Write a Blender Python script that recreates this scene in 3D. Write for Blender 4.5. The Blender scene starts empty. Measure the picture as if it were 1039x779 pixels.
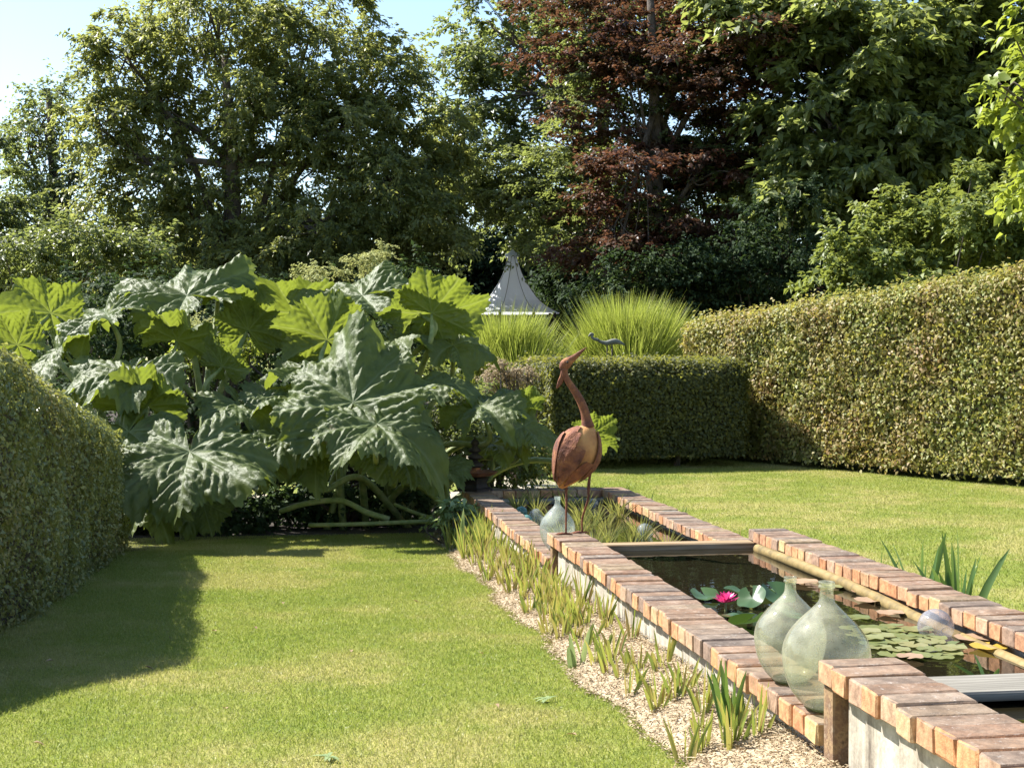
import bpy, bmesh, math, random
import numpy as np
from mathutils import Vector, Matrix
S = bpy.context.scene
C = S.collection
rng = np.random.default_rng(7)
random.seed(7)
# ------------------------------------------------------------------ camera
F = 1440.0; CX, CY, HY = 519.5, 389.5, 360.0
CAMZ = 2.0
TH = math.atan(219.5 / F); ST, CT = math.sin(TH), math.cos(TH)
RIGHT = np.array([CT, -ST, 0.0]); FWD = np.array([ST, CT, 0.0]); UP = np.array([0, 0, 1.0])
def P(px, py, Z):
    xc = (px - CX) / F * Z
    return np.array([xc * CT + Z * ST, Z * CT - xc * ST, CAMZ - (py - HY) * Z / F])
def cdir(r, t, u):
    return RIGHT * r - FWD * t + UP * u
def G(y):
    y = np.asarray(y, float)
    d = np.where(y < 12, 1.09 + .037 * y, 1.534 + .066 * (1 - np.exp(-(np.maximum(y, 12) - 12) * .56)))
    return CAMZ - d
def gz(y): return float(G(y))

cam = bpy.data.cameras.new('camera'); co = bpy.data.objects.new('camera', cam); C.objects.link(co)
cam.sensor_width = 36; cam.lens = 36 * F / 1039; cam.clip_end = 1500; cam.clip_start = .05
co.location = (0, 0, CAMZ)
pitch = math.atan((CY - HY) / F)
co.rotation_euler = (math.pi / 2 - pitch, 0, -TH)
S.camera = co
# ------------------------------------------------------------------ light
DL = np.array([.74, -.55, -1.0])
sun = bpy.data.lights.new('sun', 'SUN'); so = bpy.data.objects.new('sun', sun); C.objects.link(so)
sun.energy = 5.0; sun.angle = math.radians(.5); sun.color = (1, .965, .90)
so.rotation_euler = Vector(DL).to_track_quat('-Z', 'Y').to_euler()
so.location = (-20, 20, 30)
w = bpy.data.worlds.new('World'); S.world = w; w.use_nodes = True
nt = w.node_tree; sky = nt.nodes.new('ShaderNodeTexSky'); sky.sky_type = 'NISHITA'; sky.sun_disc = False
sky.sun_elevation = math.atan(1 / math.hypot(DL[0], DL[1])); sky.sun_rotation = math.atan2(-DL[0], -DL[1])
sky.air_density = 1.0; sky.dust_density = .5; sky.ozone_density = 1.5
bg = nt.nodes['Background']; bg.inputs[1].default_value = .095
nt.links.new(sky.outputs[0], bg.inputs[0])
S.view_settings.view_transform = 'Standard'; S.view_settings.look = 'None'
S.view_settings.exposure = 1.4; S.view_settings.gamma = 1
# ------------------------------------------------------------------ helpers
def tag(o, label=None, cat=None, group=None, kind=None):
    if label: o['label'] = label
    if cat: o['category'] = cat
    if group: o['group'] = group
    if kind: o['kind'] = kind
    return o
def empty(name, loc, label=None, cat=None, group=None):
    o = bpy.data.objects.new(name, None); C.objects.link(o); o.location = tuple(float(v) for v in loc)
    o.empty_display_size = .1
    return tag(o, label, cat, group)
def link(name, me, mat, parent=None):
    if mat is not None: me.materials.append(mat)
    o = bpy.data.objects.new(name, me); C.objects.link(o)
    if parent is not None:
        o.parent = parent
        o.matrix_parent_inverse = Matrix.Translation(-parent.location)
    return o
class MB:
    def __init__(s): s.v = []; s.f = []; s.c = []; s.n = 0
    def add(s, v, f, c=0.0):
        v = np.asarray(v, float).reshape(-1, 3)
        s.v.append(v); s.f += [tuple(i + s.n for i in q) for q in f]; s.c += [c] * len(f); s.n += len(v)
    def build(s, name, mat, parent=None, smooth=False):
        me = bpy.data.meshes.new(name); me.from_pydata(np.vstack(s.v).tolist(), [], s.f)
        a = me.attributes.new('v', 'FLOAT', 'FACE'); a.data.foreach_set('value', np.array(s.c, np.float32))
        if smooth: me.shade_smooth()
        return link(name, me, mat, parent)
def bevel_box(mb, lo, hi, b=.004, c=0.0, jit=0.0):
    lo = np.array(lo, float); hi = np.array(hi, float)
    V = []; idx = {}
    for a in range(3):
        for sx in (0, 1):
            for sy in (0, 1):
                for sz in (0, 1):
                    s_ = (sx, sy, sz)
                    p = np.array([hi[k] if s_[k] else lo[k] for k in range(3)])
                    for k in range(3):
                        if k != a: p[k] += b if s_[k] == 0 else -b
                    if jit: p += rng.normal(0, jit, 3)
                    idx[(a,) + s_] = len(V); V.append(p)
    Fc = []
    for a in range(3):
        o1, o2 = [k for k in range(3) if k != a]
        for s in (0, 1):
            q = []
            for t1, t2 in ((0, 0), (1, 0), (1, 1), (0, 1)):
                c3 = [0, 0, 0]; c3[a] = s; c3[o1] = t1; c3[o2] = t2; q.append(idx[(a,) + tuple(c3)])
            if (s == 0) ^ (a == 1): q = q[::-1]
            Fc.append(q)
    for a in range(3):          # edges along axis a
        o1, o2 = [k for k in range(3) if k != a]
        for t1 in (0, 1):
            for t2 in (0, 1):
                c0 = [0, 0, 0]; c0[o1] = t1; c0[o2] = t2; c1 = list(c0); c1[a] = 1
                q = [idx[(o1,) + tuple(c0)], idx[(o1,) + tuple(c1)], idx[(o2,) + tuple(c1)], idx[(o2,) + tuple(c0)]]
                e = np.cross(V[q[1]] - V[q[0]], V[q[2]] - V[q[0]]); ctr = (lo + hi) / 2
                if np.dot(e, V[q[0]] - ctr) < 0: q = q[::-1]
                Fc.append(q)
    for sx in (0, 1):
        for sy in (0, 1):
            for sz in (0, 1):
                q = [idx[(k, sx, sy, sz)] for k in range(3)]
                e = np.cross(V[q[1]] - V[q[0]], V[q[2]] - V[q[0]])
                if np.dot(e, V[q[0]] - (lo + hi) / 2) < 0: q = q[::-1]
                Fc.append(q)
    mb.add(V, Fc, c)
def loft(mb, pts, rad, seg=10, flat=1.0, side=None, cap=True, c=0.0):
    """tube along pts with radii; flat scales the radius along 'side' x tangent"""
    pts = np.asarray(pts, float); n = len(pts); rad = np.asarray(rad, float)
    if rad.ndim == 1: rad = np.stack([rad, rad * flat], 1)
    T = np.gradient(pts, axis=0) if n > 2 else np.repeat((pts[1] - pts[0])[None], n, 0)
    T /= np.linalg.norm(T, axis=1)[:, None] + 1e-9
    u = np.array(side, float) if side is not None else (np.array([1, 0, 0.]) if abs(T[0][0]) < .8 else np.array([0, 1., 0]))
    V = []
    for i in range(n):
        u = u - T[i] * np.dot(u, T[i]); u /= np.linalg.norm(u) + 1e-9
        w_ = np.cross(T[i], u)
        for k in range(seg):
            a = 2 * math.pi * k / seg
            V.append(pts[i] + u * math.cos(a) * rad[i][0] + w_ * math.sin(a) * rad[i][1])
    Fc = []
    for i in range(n - 1):
        for k in range(seg):
            k2 = (k + 1) % seg
            Fc.append((i * seg + k, i * seg + k2, (i + 1) * seg + k2, (i + 1) * seg + k))
    if cap:
        Fc.append(tuple(range(seg))[::-1]); Fc.append(tuple((n - 1) * seg + k for k in range(seg)))
    mb.add(V, Fc, c)
def curve(pts, n=12):
    """Catmull-Rom through pts"""
    pts = np.asarray(pts, float)
    p = np.vstack([2 * pts[0] - pts[1], pts, 2 * pts[-1] - pts[-2]])
    out = []
    for i in range(1, len(p) - 2):
        for t in np.linspace(0, 1, n, endpoint=False):
            a, b, c_, d = p[i - 1:i + 3]
            out.append(.5 * (2 * b + (c_ - a) * t + (2 * a - 5 * b + 4 * c_ - d) * t * t + (3 * b - a - 3 * c_ + d) * t ** 3))
    out.append(pts[-1]); return np.array(out)
def lathe(mb, prof, ctr, seg=32, c=0.0):
    V = []; Fc = []
    for r, z in prof:
        for k in range(seg):
            a = 2 * math.pi * k / seg
            V.append((ctr[0] + r * math.cos(a), ctr[1] + r * math.sin(a), ctr[2] + z))
    for i in range(len(prof) - 1):
        for k in range(seg):
            k2 = (k + 1) % seg
            Fc.append((i * seg + k, i * seg + k2, (i + 1) * seg + k2, (i + 1) * seg + k))
    mb.add(V, Fc, c)
def norm(a): return a / (np.linalg.norm(a, axis=-1, keepdims=True) + 1e-9)
def np_mesh(name, V, Fq, val, mat, parent=None):
    """V (N,k,3) polygons of k verts each -> one mesh; val per face"""
    N, k = V.shape[:2]
    me = bpy.data.meshes.new(name)
    me.vertices.add(N * k); me.vertices.foreach_set('co', V.reshape(-1).astype(np.float32))
    nf = len(Fq); me.loops.add(N * nf * 4)
    base = (np.arange(N) * k)[:, None, None] + np.array(Fq)[None]
    me.loops.foreach_set('vertex_index', base.reshape(-1).astype(np.int32))
    me.polygons.add(N * nf); me.polygons.foreach_set('loop_start', (np.arange(N * nf) * 4).astype(np.int32))
    a = me.attributes.new('v', 'FLOAT', 'FACE'); a.data.foreach_set('value', np.repeat(val, nf).astype(np.float32))
    me.update(calc_edges=True)
    return link(name, me, mat, parent)
def leaf_mesh(name, pos, nrm, axis, length, width, mat, parent=None, val=None, fold=.25, curl=.15, six=False):
    """every leaf: a folded, curled blade"""
    N = len(pos)
    length = np.broadcast_to(length, (N,))[:, None]; width = np.broadcast_to(width, (N,))[:, None]
    axis = norm(axis - nrm * np.sum(axis * nrm, 1, keepdims=True)); nrm = norm(nrm)
    sd = np.cross(axis, nrm)
    if val is None: val = rng.random(N)
    p0 = pos; p1 = pos + axis * length - nrm * length * curl
    if not six:
        m = pos + axis * length * .45
        a = m + sd * width * .5 + nrm * width * fold; b = m - sd * width * .5 + nrm * width * fold
        V = np.stack([p0, a, p1, b], 1); Fq = [(0, 1, 2, 3)]
    else:
        m1 = pos + axis * length * .3; m2 = pos + axis * length * .68 - nrm * length * curl * .4
        a1 = m1 + sd * width * .5 + nrm * width * fold; b1 = m1 - sd * width * .5 + nrm * width * fold
        a2 = m2 + sd * width * .36 + nrm * width * fold * .7; b2 = m2 - sd * width * .36 + nrm * width * fold * .7
        V = np.stack([p0, a1, a2, p1, b2, b1, m1, m2], 1)
        Fq = [(0, 1, 6, 5), (1, 2, 7, 6), (6, 7, 4, 5), (2, 3, 4, 7)]
    return np_mesh(name, V, Fq, val, mat, parent)
# ------------------------------------------------------------------ materials
def newmat(name):
    m = bpy.data.materials.new(name); m.use_nodes = True
    t = m.node_tree; return m, t, t.nodes, t.links, t.nodes['Principled BSDF']
def ramp(n, stops):
    r = n.new('ShaderNodeValToRGB'); e = r.color_ramp.elements
    while len(e) > 1: e.remove(e[-1])
    e[0].position = stops[0][0]; e[0].color = (*stops[0][1], 1)
    for p, c in stops[1:]:
        x = e.new(p); x.color = (*c, 1)
    return r
def noise(n, l, scale, detail=4, rough=.6, coord='Object', vec=None):
    t = n.new('ShaderNodeTexNoise'); t.inputs['Scale'].default_value = scale
    t.inputs['Detail'].default_value = detail; t.inputs['Roughness'].default_value = rough
    if vec is None:
        g = n.new('ShaderNodeNewGeometry'); vec = g.outputs['Position']
    l.new(vec, t.inputs['Vector']); return t
def mixc(n, l, fac, a, b, mode='MIX'):
    m = n.new('ShaderNodeMix'); m.data_type = 'RGBA'; m.blend_type = mode
    for s, i in ((fac, 0), (a, 6), (b, 7)):
        if isinstance(s, (int, float)): m.inputs[i].default_value = s
        elif isinstance(s, tuple): m.inputs[i].default_value = (*s, 1)
        else: l.new(s, m.inputs[i])
    return m.outputs[2]
def bump(n, l, h, strength, dist, bs):
    b = n.new('ShaderNodeBump'); b.inputs['Strength'].default_value = strength; b.inputs['Distance'].default_value = dist
    l.new(h, b.inputs['Height']); l.new(b.outputs[0], bs.inputs['Normal'])
def leafmat(name, cols, trans, tf=.4, rough=.45, patch=None, pscale=.8, plo=.5, phi=.62, spec=.4):
    m, t, n, l, bs = newmat(name)
    at = n.new('ShaderNodeAttribute'); at.attribute_name = 'v'
    k = len(cols) - 1
    r = ramp(n, [(i / k, c) for i, c in enumerate(cols)]); l.new(at.outputs['Fac'], r.inputs[0])
    col = r.outputs[0]
    if patch:
        nz = noise(n, l, pscale, 3)
        rr = ramp(n, [(plo, (0, 0, 0)), (phi, (1, 1, 1))]); l.new(nz.outputs[0], rr.inputs[0])
        # scatter the patch colour over single leaves
        mm = n.new('ShaderNodeMath'); mm.operation = 'MULTIPLY'; l.new(rr.outputs[0], mm.inputs[0])
        gg = n.new('ShaderNodeMath'); gg.operation = 'FRACT'; g2 = n.new('ShaderNodeMath'); g2.operation = 'MULTIPLY'
        l.new(at.outputs['Fac'], g2.inputs[0]); g2.inputs[1].default_value = 17.3; l.new(g2.outputs[0], gg.inputs[0])
        l.new(gg.outputs[0], mm.inputs[1])
        col = mixc(n, l, mm.outputs[0], col, patch)
    l.new(col, bs.inputs['Base Color']); bs.inputs['Roughness'].default_value = rough
    bs.inputs['Specular IOR Level'].default_value = spec
    tr = n.new('ShaderNodeBsdfTranslucent')
    tc = mixc(n, l, .55, col, trans); l.new(tc, tr.inputs[0])
    mx = n.new('ShaderNodeMixShader'); mx.inputs[0].default_value = tf
    l.new(bs.outputs[0], mx.inputs[1]); l.new(tr.outputs[0], mx.inputs[2])
    l.new(mx.outputs[0], n['Material Output'].inputs[0]); return m
def plain(name, cols, scale=6, rough=.8, bstr=.3, bdist=.01, metallic=0, detail=6, lo=.3, hi=.7, spec=.5):
    m, t, n, l, bs = newmat(name)
    nz = noise(n, l, scale, detail)
    k = len(cols) - 1
    r = ramp(n, [(lo + (hi - lo) * i / max(k, 1), c) for i, c in enumerate(cols)]); l.new(nz.outputs[0], r.inputs[0])
    l.new(r.outputs[0], bs.inputs['Base Color']); bs.inputs['Roughness'].default_value = rough
    bs.inputs['Metallic'].default_value = metallic; bs.inputs['Specular IOR Level'].default_value = spec
    if bstr:
        n2 = noise(n, l, scale * 5, 5); bump(n, l, n2.outputs[0], bstr, bdist, bs)
    return m
def lawnmat(name, bright=1.0):
    m, t, n, l, bs = newmat(name)
    n1 = noise(n, l, 1.1, 4); n2 = noise(n, l, 9, 5); n3 = noise(n, l, 90, 3)
    r1 = ramp(n, [(.36, (.17, .21, .03)), (.5, (.24, .25, .055)), (.6, (.40, .33, .14))]); l.new(n1.outputs[0], r1.inputs[0])
    r2 = ramp(n, [(.35, (.09, .15, .02)), (.65, (.25, .25, .06))]); l.new(n2.outputs[0], r2.inputs[0])
    c = mixc(n, l, .45, r1.outputs[0], r2.outputs[0])
    r3 = ramp(n, [(.3, (.55, .6, .5)), (.7, (1.35, 1.3, 1.2))]); l.new(n3.outputs[0], r3.inputs[0])
    c = mixc(n, l, 1.0, c, r3.outputs[0], 'MULTIPLY')
    l.new(c, bs.inputs['Base Color']); bs.inputs['Roughness'].default_value = .8
    bs.inputs['Specular IOR Level'].default_value = .2
    bump(n, l, n3.outputs[0], .6, .02, bs); return m
def blademat(name):
    m, t, n, l, bs = newmat(name)
    at = n.new('ShaderNodeAttribute'); at.attribute_name = 'v'
    n1 = noise(n, l, 1.1, 4); n2 = noise(n, l, 9, 5)
    r1 = ramp(n, [(.36, (.19, .25, .035)), (.5, (.28, .31, .07)), (.6, (.48, .40, .18))]); l.new(n1.outputs[0], r1.inputs[0])
    r2 = ramp(n, [(0, (.13, .19, .02)), (.6, (.29, .31, .06)), (1, (.50, .42, .19))]); l.new(at.outputs['Fac'], r2.inputs[0])
    c = mixc(n, l, .5, r1.outputs[0], r2.outputs[0])
    l.new(c, bs.inputs['Base Color']); bs.inputs['Roughness'].default_value = .5
    tr = n.new('ShaderNodeBsdfTranslucent'); l.new(mixc(n, l, .4, c, (.4, .5, .06)), tr.inputs[0])
    mx = n.new('ShaderNodeMixShader'); mx.inputs[0].default_value = .4
    l.new(bs.outputs[0], mx.inputs[1]); l.new(tr.outputs[0], mx.inputs[2]); l.new(mx.outputs[0], n['Material Output'].inputs[0])
    return m
def brickmat():
    m, t, n, l, bs = newmat('brick')
    at = n.new('ShaderNodeAttribute'); at.attribute_name = 'v'
    r = ramp(n, [(0, (.46, .21, .10)), (.2, (.54, .29, .14)), (.36, (.38, .20, .12)), (.5, (.58, .40, .19)), (.64, (.42, .27, .18)), (.78, (.24, .17, .13)), (.88, (.46, .31, .20)), (1, (.52, .26, .12))])
    l.new(at.outputs['Fac'], r.inputs[0])
    n1 = noise(n, l, 35, 6); r1 = ramp(n, [(.35, (.6, .58, .56)), (.65, (1.15, 1.12, 1.1))]); l.new(n1.outputs[0], r1.inputs[0])
    col = mixc(n, l, 1.0, r.outputs[0], r1.outputs[0], 'MULTIPLY')
    # weathered upper faces: algae dark, lichen pale
    g = n.new('ShaderNodeNewGeometry'); sx = n.new('ShaderNodeSeparateXYZ'); l.new(g.outputs['True Normal'], sx.inputs[0])
    n2 = noise(n, l, 9, 7, .7); r2 = ramp(n, [(.32, (.040, .034, .028)), (.45, (.085, .070, .056)), (.56, (.16, .13, .10)), (.67, (.26, .21, .165)), (.75, (.36, .31, .25))]); l.new(n2.outputs[0], r2.inputs[0])
    top = mixc(n, l, .26, r2.outputs[0], col)
    n3 = noise(n, l, 26, 7, .8); r3 = ramp(n, [(.57, (0, 0, 0)), (.68, (1, 1, 1))]); l.new(n3.outputs[0], r3.inputs[0])
    m5 = n.new('ShaderNodeMath'); m5.operation = 'MULTIPLY'; m5.inputs[1].default_value = .6; l.new(r3.outputs[0], m5.inputs[0])
    top = mixc(n, l, m5.outputs[0], top, (.52, .48, .43))
    rz = ramp(n, [(.5, (0, 0, 0)), (.8, (1, 1, 1))]); l.new(sx.outputs[2], rz.inputs[0])
    c = mixc(n, l, rz.outputs[0], col, top)
    l.new(c, bs.inputs['Base Color']); bs.inputs['Roughness'].default_value = .85
    bs.inputs['Specular IOR Level'].default_value = .3
    n4 = noise(n, l, 120, 6); bump(n, l, n4.outputs[0], .6, .004, bs); return m
def concretemat():
    m, t, n, l, bs = newmat('concrete')
    mp = n.new('ShaderNodeMapping'); g = n.new('ShaderNodeNewGeometry'); l.new(g.outputs['Position'], mp.inputs[0]); mp.inputs['Scale'].default_value = (9, 9, 1.5)
    n1 = noise(n, l, 1.2, 6, .65, vec=mp.outputs[0])
    r = ramp(n, [(.32, (.13, .105, .08)), (.42, (.30, .26, .20)), (.55, (.42, .38, .31)), (.7, (.50, .46, .39))]); l.new(n1.outputs[0], r.inputs[0])
    n2 = noise(n, l, 60, 6); r2 = ramp(n, [(.3, (.75, .75, .75)), (.6, (1.05, 1.05, 1.05))]); l.new(n2.outputs[0], r2.inputs[0])
    l.new(mixc(n, l, 1.0, r.outputs[0], r2.outputs[0], 'MULTIPLY'), bs.inputs['Base Color']); bs.inputs['Roughness'].default_value = .9
    bump(n, l, n2.outputs[0], .5, .004, bs); return m
def woodmat(name, cols, ax=0):
    m, t, n, l, bs = newmat(name)
    mp = n.new('ShaderNodeMapping'); g = n.new('ShaderNodeNewGeometry'); l.new(g.outputs['Position'], mp.inputs[0])
    sc = [70, 70, 70]; sc[ax] = 3; mp.inputs['Scale'].default_value = sc
    n1 = noise(n, l, 1, 6, .65, vec=mp.outputs[0]); k = len(cols) - 1
    r = ramp(n, [(.3 + .4 * i / k, c) for i, c in enumerate(cols)]); l.new(n1.outputs[0], r.inputs[0])
    l.new(r.outputs[0], bs.inputs['Base Color']); bs.inputs['Roughness'].default_value = .95; bs.inputs['Specular IOR Level'].default_value = .15
    bump(n, l, n1.outputs[0], .5, .003, bs); return m
def watermat():
    m, t, n, l, bs = newmat('water')
    bs.inputs['Base Color'].default_value = (.012, .010, .005, 1); bs.inputs['Roughness'].default_value = .02
    bs.inputs['IOR'].default_value = 1.36
    n1 = noise(n, l, 7, 2); bump(n, l, n1.outputs[0], .12, .006, bs); return m
def glassmat(name, tint, dirt=.12, dcol=(.75, .78, .7), rough=.03):
    m, t, n, l, bs = newmat(name)
    # thin-walled glass: clear see-through, mirror by Fresnel, a film of dust
    fr = n.new('ShaderNodeFresnel'); gg = n.new('ShaderNodeNewGeometry'); mm = n.new('ShaderNodeMath'); mm.operation = 'MULTIPLY_ADD'
    l.new(gg.outputs['Backfacing'], mm.inputs[0]); mm.inputs[1].default_value = 1 / 1.5 - 1.5; mm.inputs[2].default_value = 1.5; l.new(mm.outputs[0], fr.inputs[0])
    tr = n.new('ShaderNodeBsdfTransparent'); lw = n.new('ShaderNodeLayerWeight'); lw.inputs[0].default_value = .5; rp = ramp(n, [(.0, tint), (.45, tuple(v * .93 for v in tint)), (.75, tuple(v * .72 for v in tint)), (.93, tuple(v * .42 for v in tint)), (1, tuple(v * .25 for v in tint))]); l.new(lw.outputs['Facing'], rp.inputs[0]); l.new(rp.outputs[0], tr.inputs[0])
    gl = n.new('ShaderNodeBsdfGlossy'); gl.inputs['Roughness'].default_value = rough
    mx = n.new('ShaderNodeMixShader'); l.new(fr.outputs[0], mx.inputs[0]); l.new(tr.outputs[0], mx.inputs[1]); l.new(gl.outputs[0], mx.inputs[2])
    n1 = noise(n, l, 16, 5); r = ramp(n, [(.35, (dirt * .5,) * 3), (.7, (dirt * 1.7,) * 3)]); l.new(n1.outputs[0], r.inputs[0])
    bs.inputs['Base Color'].default_value = (*dcol, 1); bs.inputs['Roughness'].default_value = .5
    tl = n.new('ShaderNodeBsdfTranslucent'); tl.inputs[0].default_value = (*dcol, 1)
    dm = n.new('ShaderNodeMixShader'); dm.inputs[0].default_value = .5; l.new(bs.outputs[0], dm.inputs[1]); l.new(tl.outputs[0], dm.inputs[2])
    m2 = n.new('ShaderNodeMixShader'); l.new(r.outputs[0], m2.inputs[0]); l.new(mx.outputs[0], m2.inputs[1]); l.new(dm.outputs[0], m2.inputs[2])
    l.new(m2.outputs[0], n['Material Output'].inputs[0]); return m
def gunneramat():
    m, t, n, l, bs = newmat('gunnera_leaf')
    at = n.new('ShaderNodeAttribute'); at.attribute_name = 'vein'
    nz = noise(n, l, 9, 5); r = ramp(n, [(.3, (.065, .095, .025)), (.7, (.135, .165, .05))]); l.new(nz.outputs[0], r.inputs[0])
    c = mixc(n, l, at.outputs['Fac'], r.outputs[0], (.15, .19, .08))
    nb_ = noise(n, l, 5.5, 6, .75); rb_ = ramp(n, [(.64, (0, 0, 0)), (.70, (1, 1, 1))]); l.new(nb_.outputs[0], rb_.inputs[0])
    c = mixc(n, l, rb_.outputs[0], c, (.13, .11, .045))
    l.new(c, bs.inputs['Base Color']); bs.inputs['Roughness'].default_value = .48; bs.inputs['Specular IOR Level'].default_value = .32
    n2 = noise(n, l, 45, 4); bump(n, l, n2.outputs[0], .5, .012, bs)
    tr = n.new('ShaderNodeBsdfTranslucent')
    c2 = mixc(n, l, at.outputs['Fac'], (.27, .33, .035), (.33, .38, .08)); l.new(c2, tr.inputs[0])
    mx = n.new('ShaderNodeMixShader'); mx.inputs[0].default_value = .36
    l.new(bs.outputs[0], mx.inputs[1]); l.new(tr.outputs[0], mx.inputs[2]); l.new(mx.outputs[0], n['Material Output'].inputs[0])
    return m
M = dict(
    mortar=plain('mortar', [(.07, .06, .05), (.16, .14, .11), (.24, .21, .17)], 40, .95, .5, .004),
    lawn=lawnmat('lawn'), blade=blademat('grass_blade'), brick=brickmat(), concrete=concretemat(), water=watermat(),
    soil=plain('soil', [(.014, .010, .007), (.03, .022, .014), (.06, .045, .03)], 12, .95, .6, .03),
    mulch=plain('mulch', [(.30, .22, .13), (.46, .36, .23), (.58, .48, .34)], 30, .95, .6, .02),
    gravel=plain('gravel', [(.35, .30, .22), (.5, .44, .34)], 50, .95, .6, .02),
    chip=leafmat('wood_chip', [(.20, .14, .075), (.35, .265, .155), (.46, .365, .235), (.30, .22, .125)], (.5, .4, .2), .05, .8),
    beam=woodmat('beam_wood', [(.15, .095, .05), (.30, .21, .12), (.40, .30, .20)]),
    slab=woodmat('grey_slab', [(.12, .11, .09), (.20, .185, .155), (.29, .27, .23)]),
    post=plain('post', [(.09, .055, .035), (.30, .20, .11), (.18, .11, .07), (.32, .25, .17)], 22, .95, .6, .006, spec=.2),
    pole=plain('pole', [(.10, .07, .02), (.21, .145, .045), (.28, .20, .08)], 14, .75, .4, .004),
    bark=plain('bark', [(.045, .035, .028), (.09, .07, .055), (.15, .12, .10)], 8, .95, .8, .03),
    twig=plain('twig', [(.05, .04, .03), (.10, .08, .05)], 12, .95, 0),
    rust=plain('rust', [(.09, .032, .020), (.17, .060, .034), (.24, .09, .042), (.40, .17, .065)], 16, .8, .8, .008, metallic=.2),
    rust_orange=plain('rust_orange', [(.32, .12, .045), (.52, .24, .08), (.60, .32, .11)], 9, .7, .5, .004, metallic=.1),
    iron=plain('iron', [(.015, .011, .010), (.05, .035, .03)], 18, .7, .5, .005, metallic=.3),
    verdigris=plain('verdigris', [(.10, .105, .08), (.22, .22, .18)], 12, .7, .3, .004),
    canvas=leafmat('canvas', [(.80, .82, .85), (.84, .86, .88)], (.82, .85, .9), .5, .6),
    seam=plain('seam', [(.10, .08, .07), (.16, .13, .11)], 8, .7, 0),
    gunnera=gunneramat(),
    stalk=plain('stalk', [(.10, .14, .04), (.20, .24, .08), (.30, .30, .14)], 14, .6, .4, .006),
    glass=glassmat('bottle_glass', (.93, .935, .83), .21, (.86, .85, .66)),
    glass_blue=glassmat('bottle_glass_blue', (.93, .96, .93), .22, (.72, .78, .72)),
    glass_base=glassmat('bottle_base', (.45, .50, .36), .10, (.5, .52, .36)),
    ball_clear=glassmat('ball_clear', (.93, .96, .95), .2, (.7, .76, .74)),
    ball_teal=glassmat('ball_teal', (.55, .80, .76), .45, (.30, .55, .50)),
    ball_lilac=glassmat('ball_lilac', (.93, .92, .94), .22, (.66, .66, .72)),
    pad_green=leafmat('pad_green', [(.12, .145, .045), (.19, .205, .07), (.27, .25, .11)], (.3, .4, .05), .12, .3),
    pad_dark=leafmat('pad_dark', [(.035, .075, .025), (.06, .11, .03), (.10, .15, .05)], (.2, .35, .04), .15, .22, spec=.7),
    pad_brown=leafmat('pad_brown', [(.30, .17, .10), (.40, .26, .15), (.33, .22, .14)], (.5, .3, .1), .1, .45),
    pad_yellow=leafmat('pad_yellow', [(.5, .33, .05), (.6, .42, .07)], (.7, .5, .1), .3, .4),
    petal=leafmat('petal', [(.55, .02, .14), (.72, .04, .22), (.78, .14, .34)], (.9, .1, .35), .35, .4),
    stamen=plain('stamen', [(.8, .5, .05), (.85, .6, .1)], 20, .6, 0),
    iris=leafmat('iris', [(.06, .12, .04), (.12, .19, .05), (.22, .27, .06), (.38, .37, .09), (.46, .34, .13), (.30, .20, .10)], (.5, .55, .08), .35, .5),
    iris_green=leafmat('iris_green', [(.05, .11, .035), (.08, .15, .05), (.12, .19, .07)], (.3, .45, .05), .3, .4),
    reed=leafmat('reed', [(.13, .17, .04), (.24, .25, .06), (.38, .32, .10), (.17, .20, .05)], (.5, .5, .1), .35, .5),
    dry=leafmat('dry_leaf', [(.20, .12, .06), (.40, .28, .16)], (.4, .3, .1), .15, .7),
    hedge_r=leafmat('hornbeam_leaf', [(.12, .16, .035), (.22, .25, .055), (.36, .36, .11), (.32, .25, .10)], (.62, .56, .09), .36, .55, patch=(.30, .17, .07), pscale=.9, plo=.42, phi=.62),
    hedge_l=leafmat('hedge_leaf', [(.09, .12, .04), (.17, .20, .08), (.28, .29, .12)], (.65, .65, .10), .28, .45, patch=(.26, .22, .10), pscale=1.2),
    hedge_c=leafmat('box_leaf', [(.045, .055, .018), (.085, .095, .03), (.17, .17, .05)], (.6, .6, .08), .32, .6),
    walnut=leafmat('walnut_leaf', [(.055, .075, .03), (.10, .13, .05), (.17, .195, .075), (.27, .275, .10)], (.56, .58, .12), .5, .42),
    green=leafmat('green_leaf', [(.065, .09, .04), (.11, .14, .06), (.19, .22, .09)], (.46, .52, .10), .44, .42),
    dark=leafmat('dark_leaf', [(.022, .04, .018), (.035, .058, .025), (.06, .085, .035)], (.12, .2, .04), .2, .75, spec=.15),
    copper=leafmat('copper_leaf', [(.035, .024, .020), (.07, .038, .028), (.10, .058, .034), (.09, .10, .04)], (.28, .12, .05), .32, .45, patch=(.19, .065, .038), pscale=.8, plo=.48, phi=.60),
    oak=leafmat('oak_leaf', [(.065, .09, .035), (.12, .155, .06), (.22, .25, .10)], (.56, .62, .12), .48, .45, spec=.45),
    lime=leafmat('lime_leaf', [(.15, .20, .03), (.22, .27, .05), (.30, .33, .07)], (.55, .62, .06), .42, .45),
    shrubg=leafmat('shrub_leaf', [(.09, .13, .03), (.15, .19, .045), (.24, .27, .08)], (.45, .5, .08), .36, .5),
    grassy=leafmat('miscanthus', [(.17, .22, .03), (.30, .34, .06), (.48, .48, .15)], (.5, .58, .08), .4, .5),
    plume=leafmat('plume', [(.30, .33, .12), (.42, .42, .18)], (.6, .6, .2), .3, .8),
    pink_plume=leafmat('pink_plume', [(.30, .23, .14), (.46, .37, .25)], (.5, .4, .25), .3, .8),
    pale=leafmat('pale_leaf', [(.22, .30, .12), (.32, .40, .18)], (.5, .6, .2), .35, .5),
)
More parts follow.
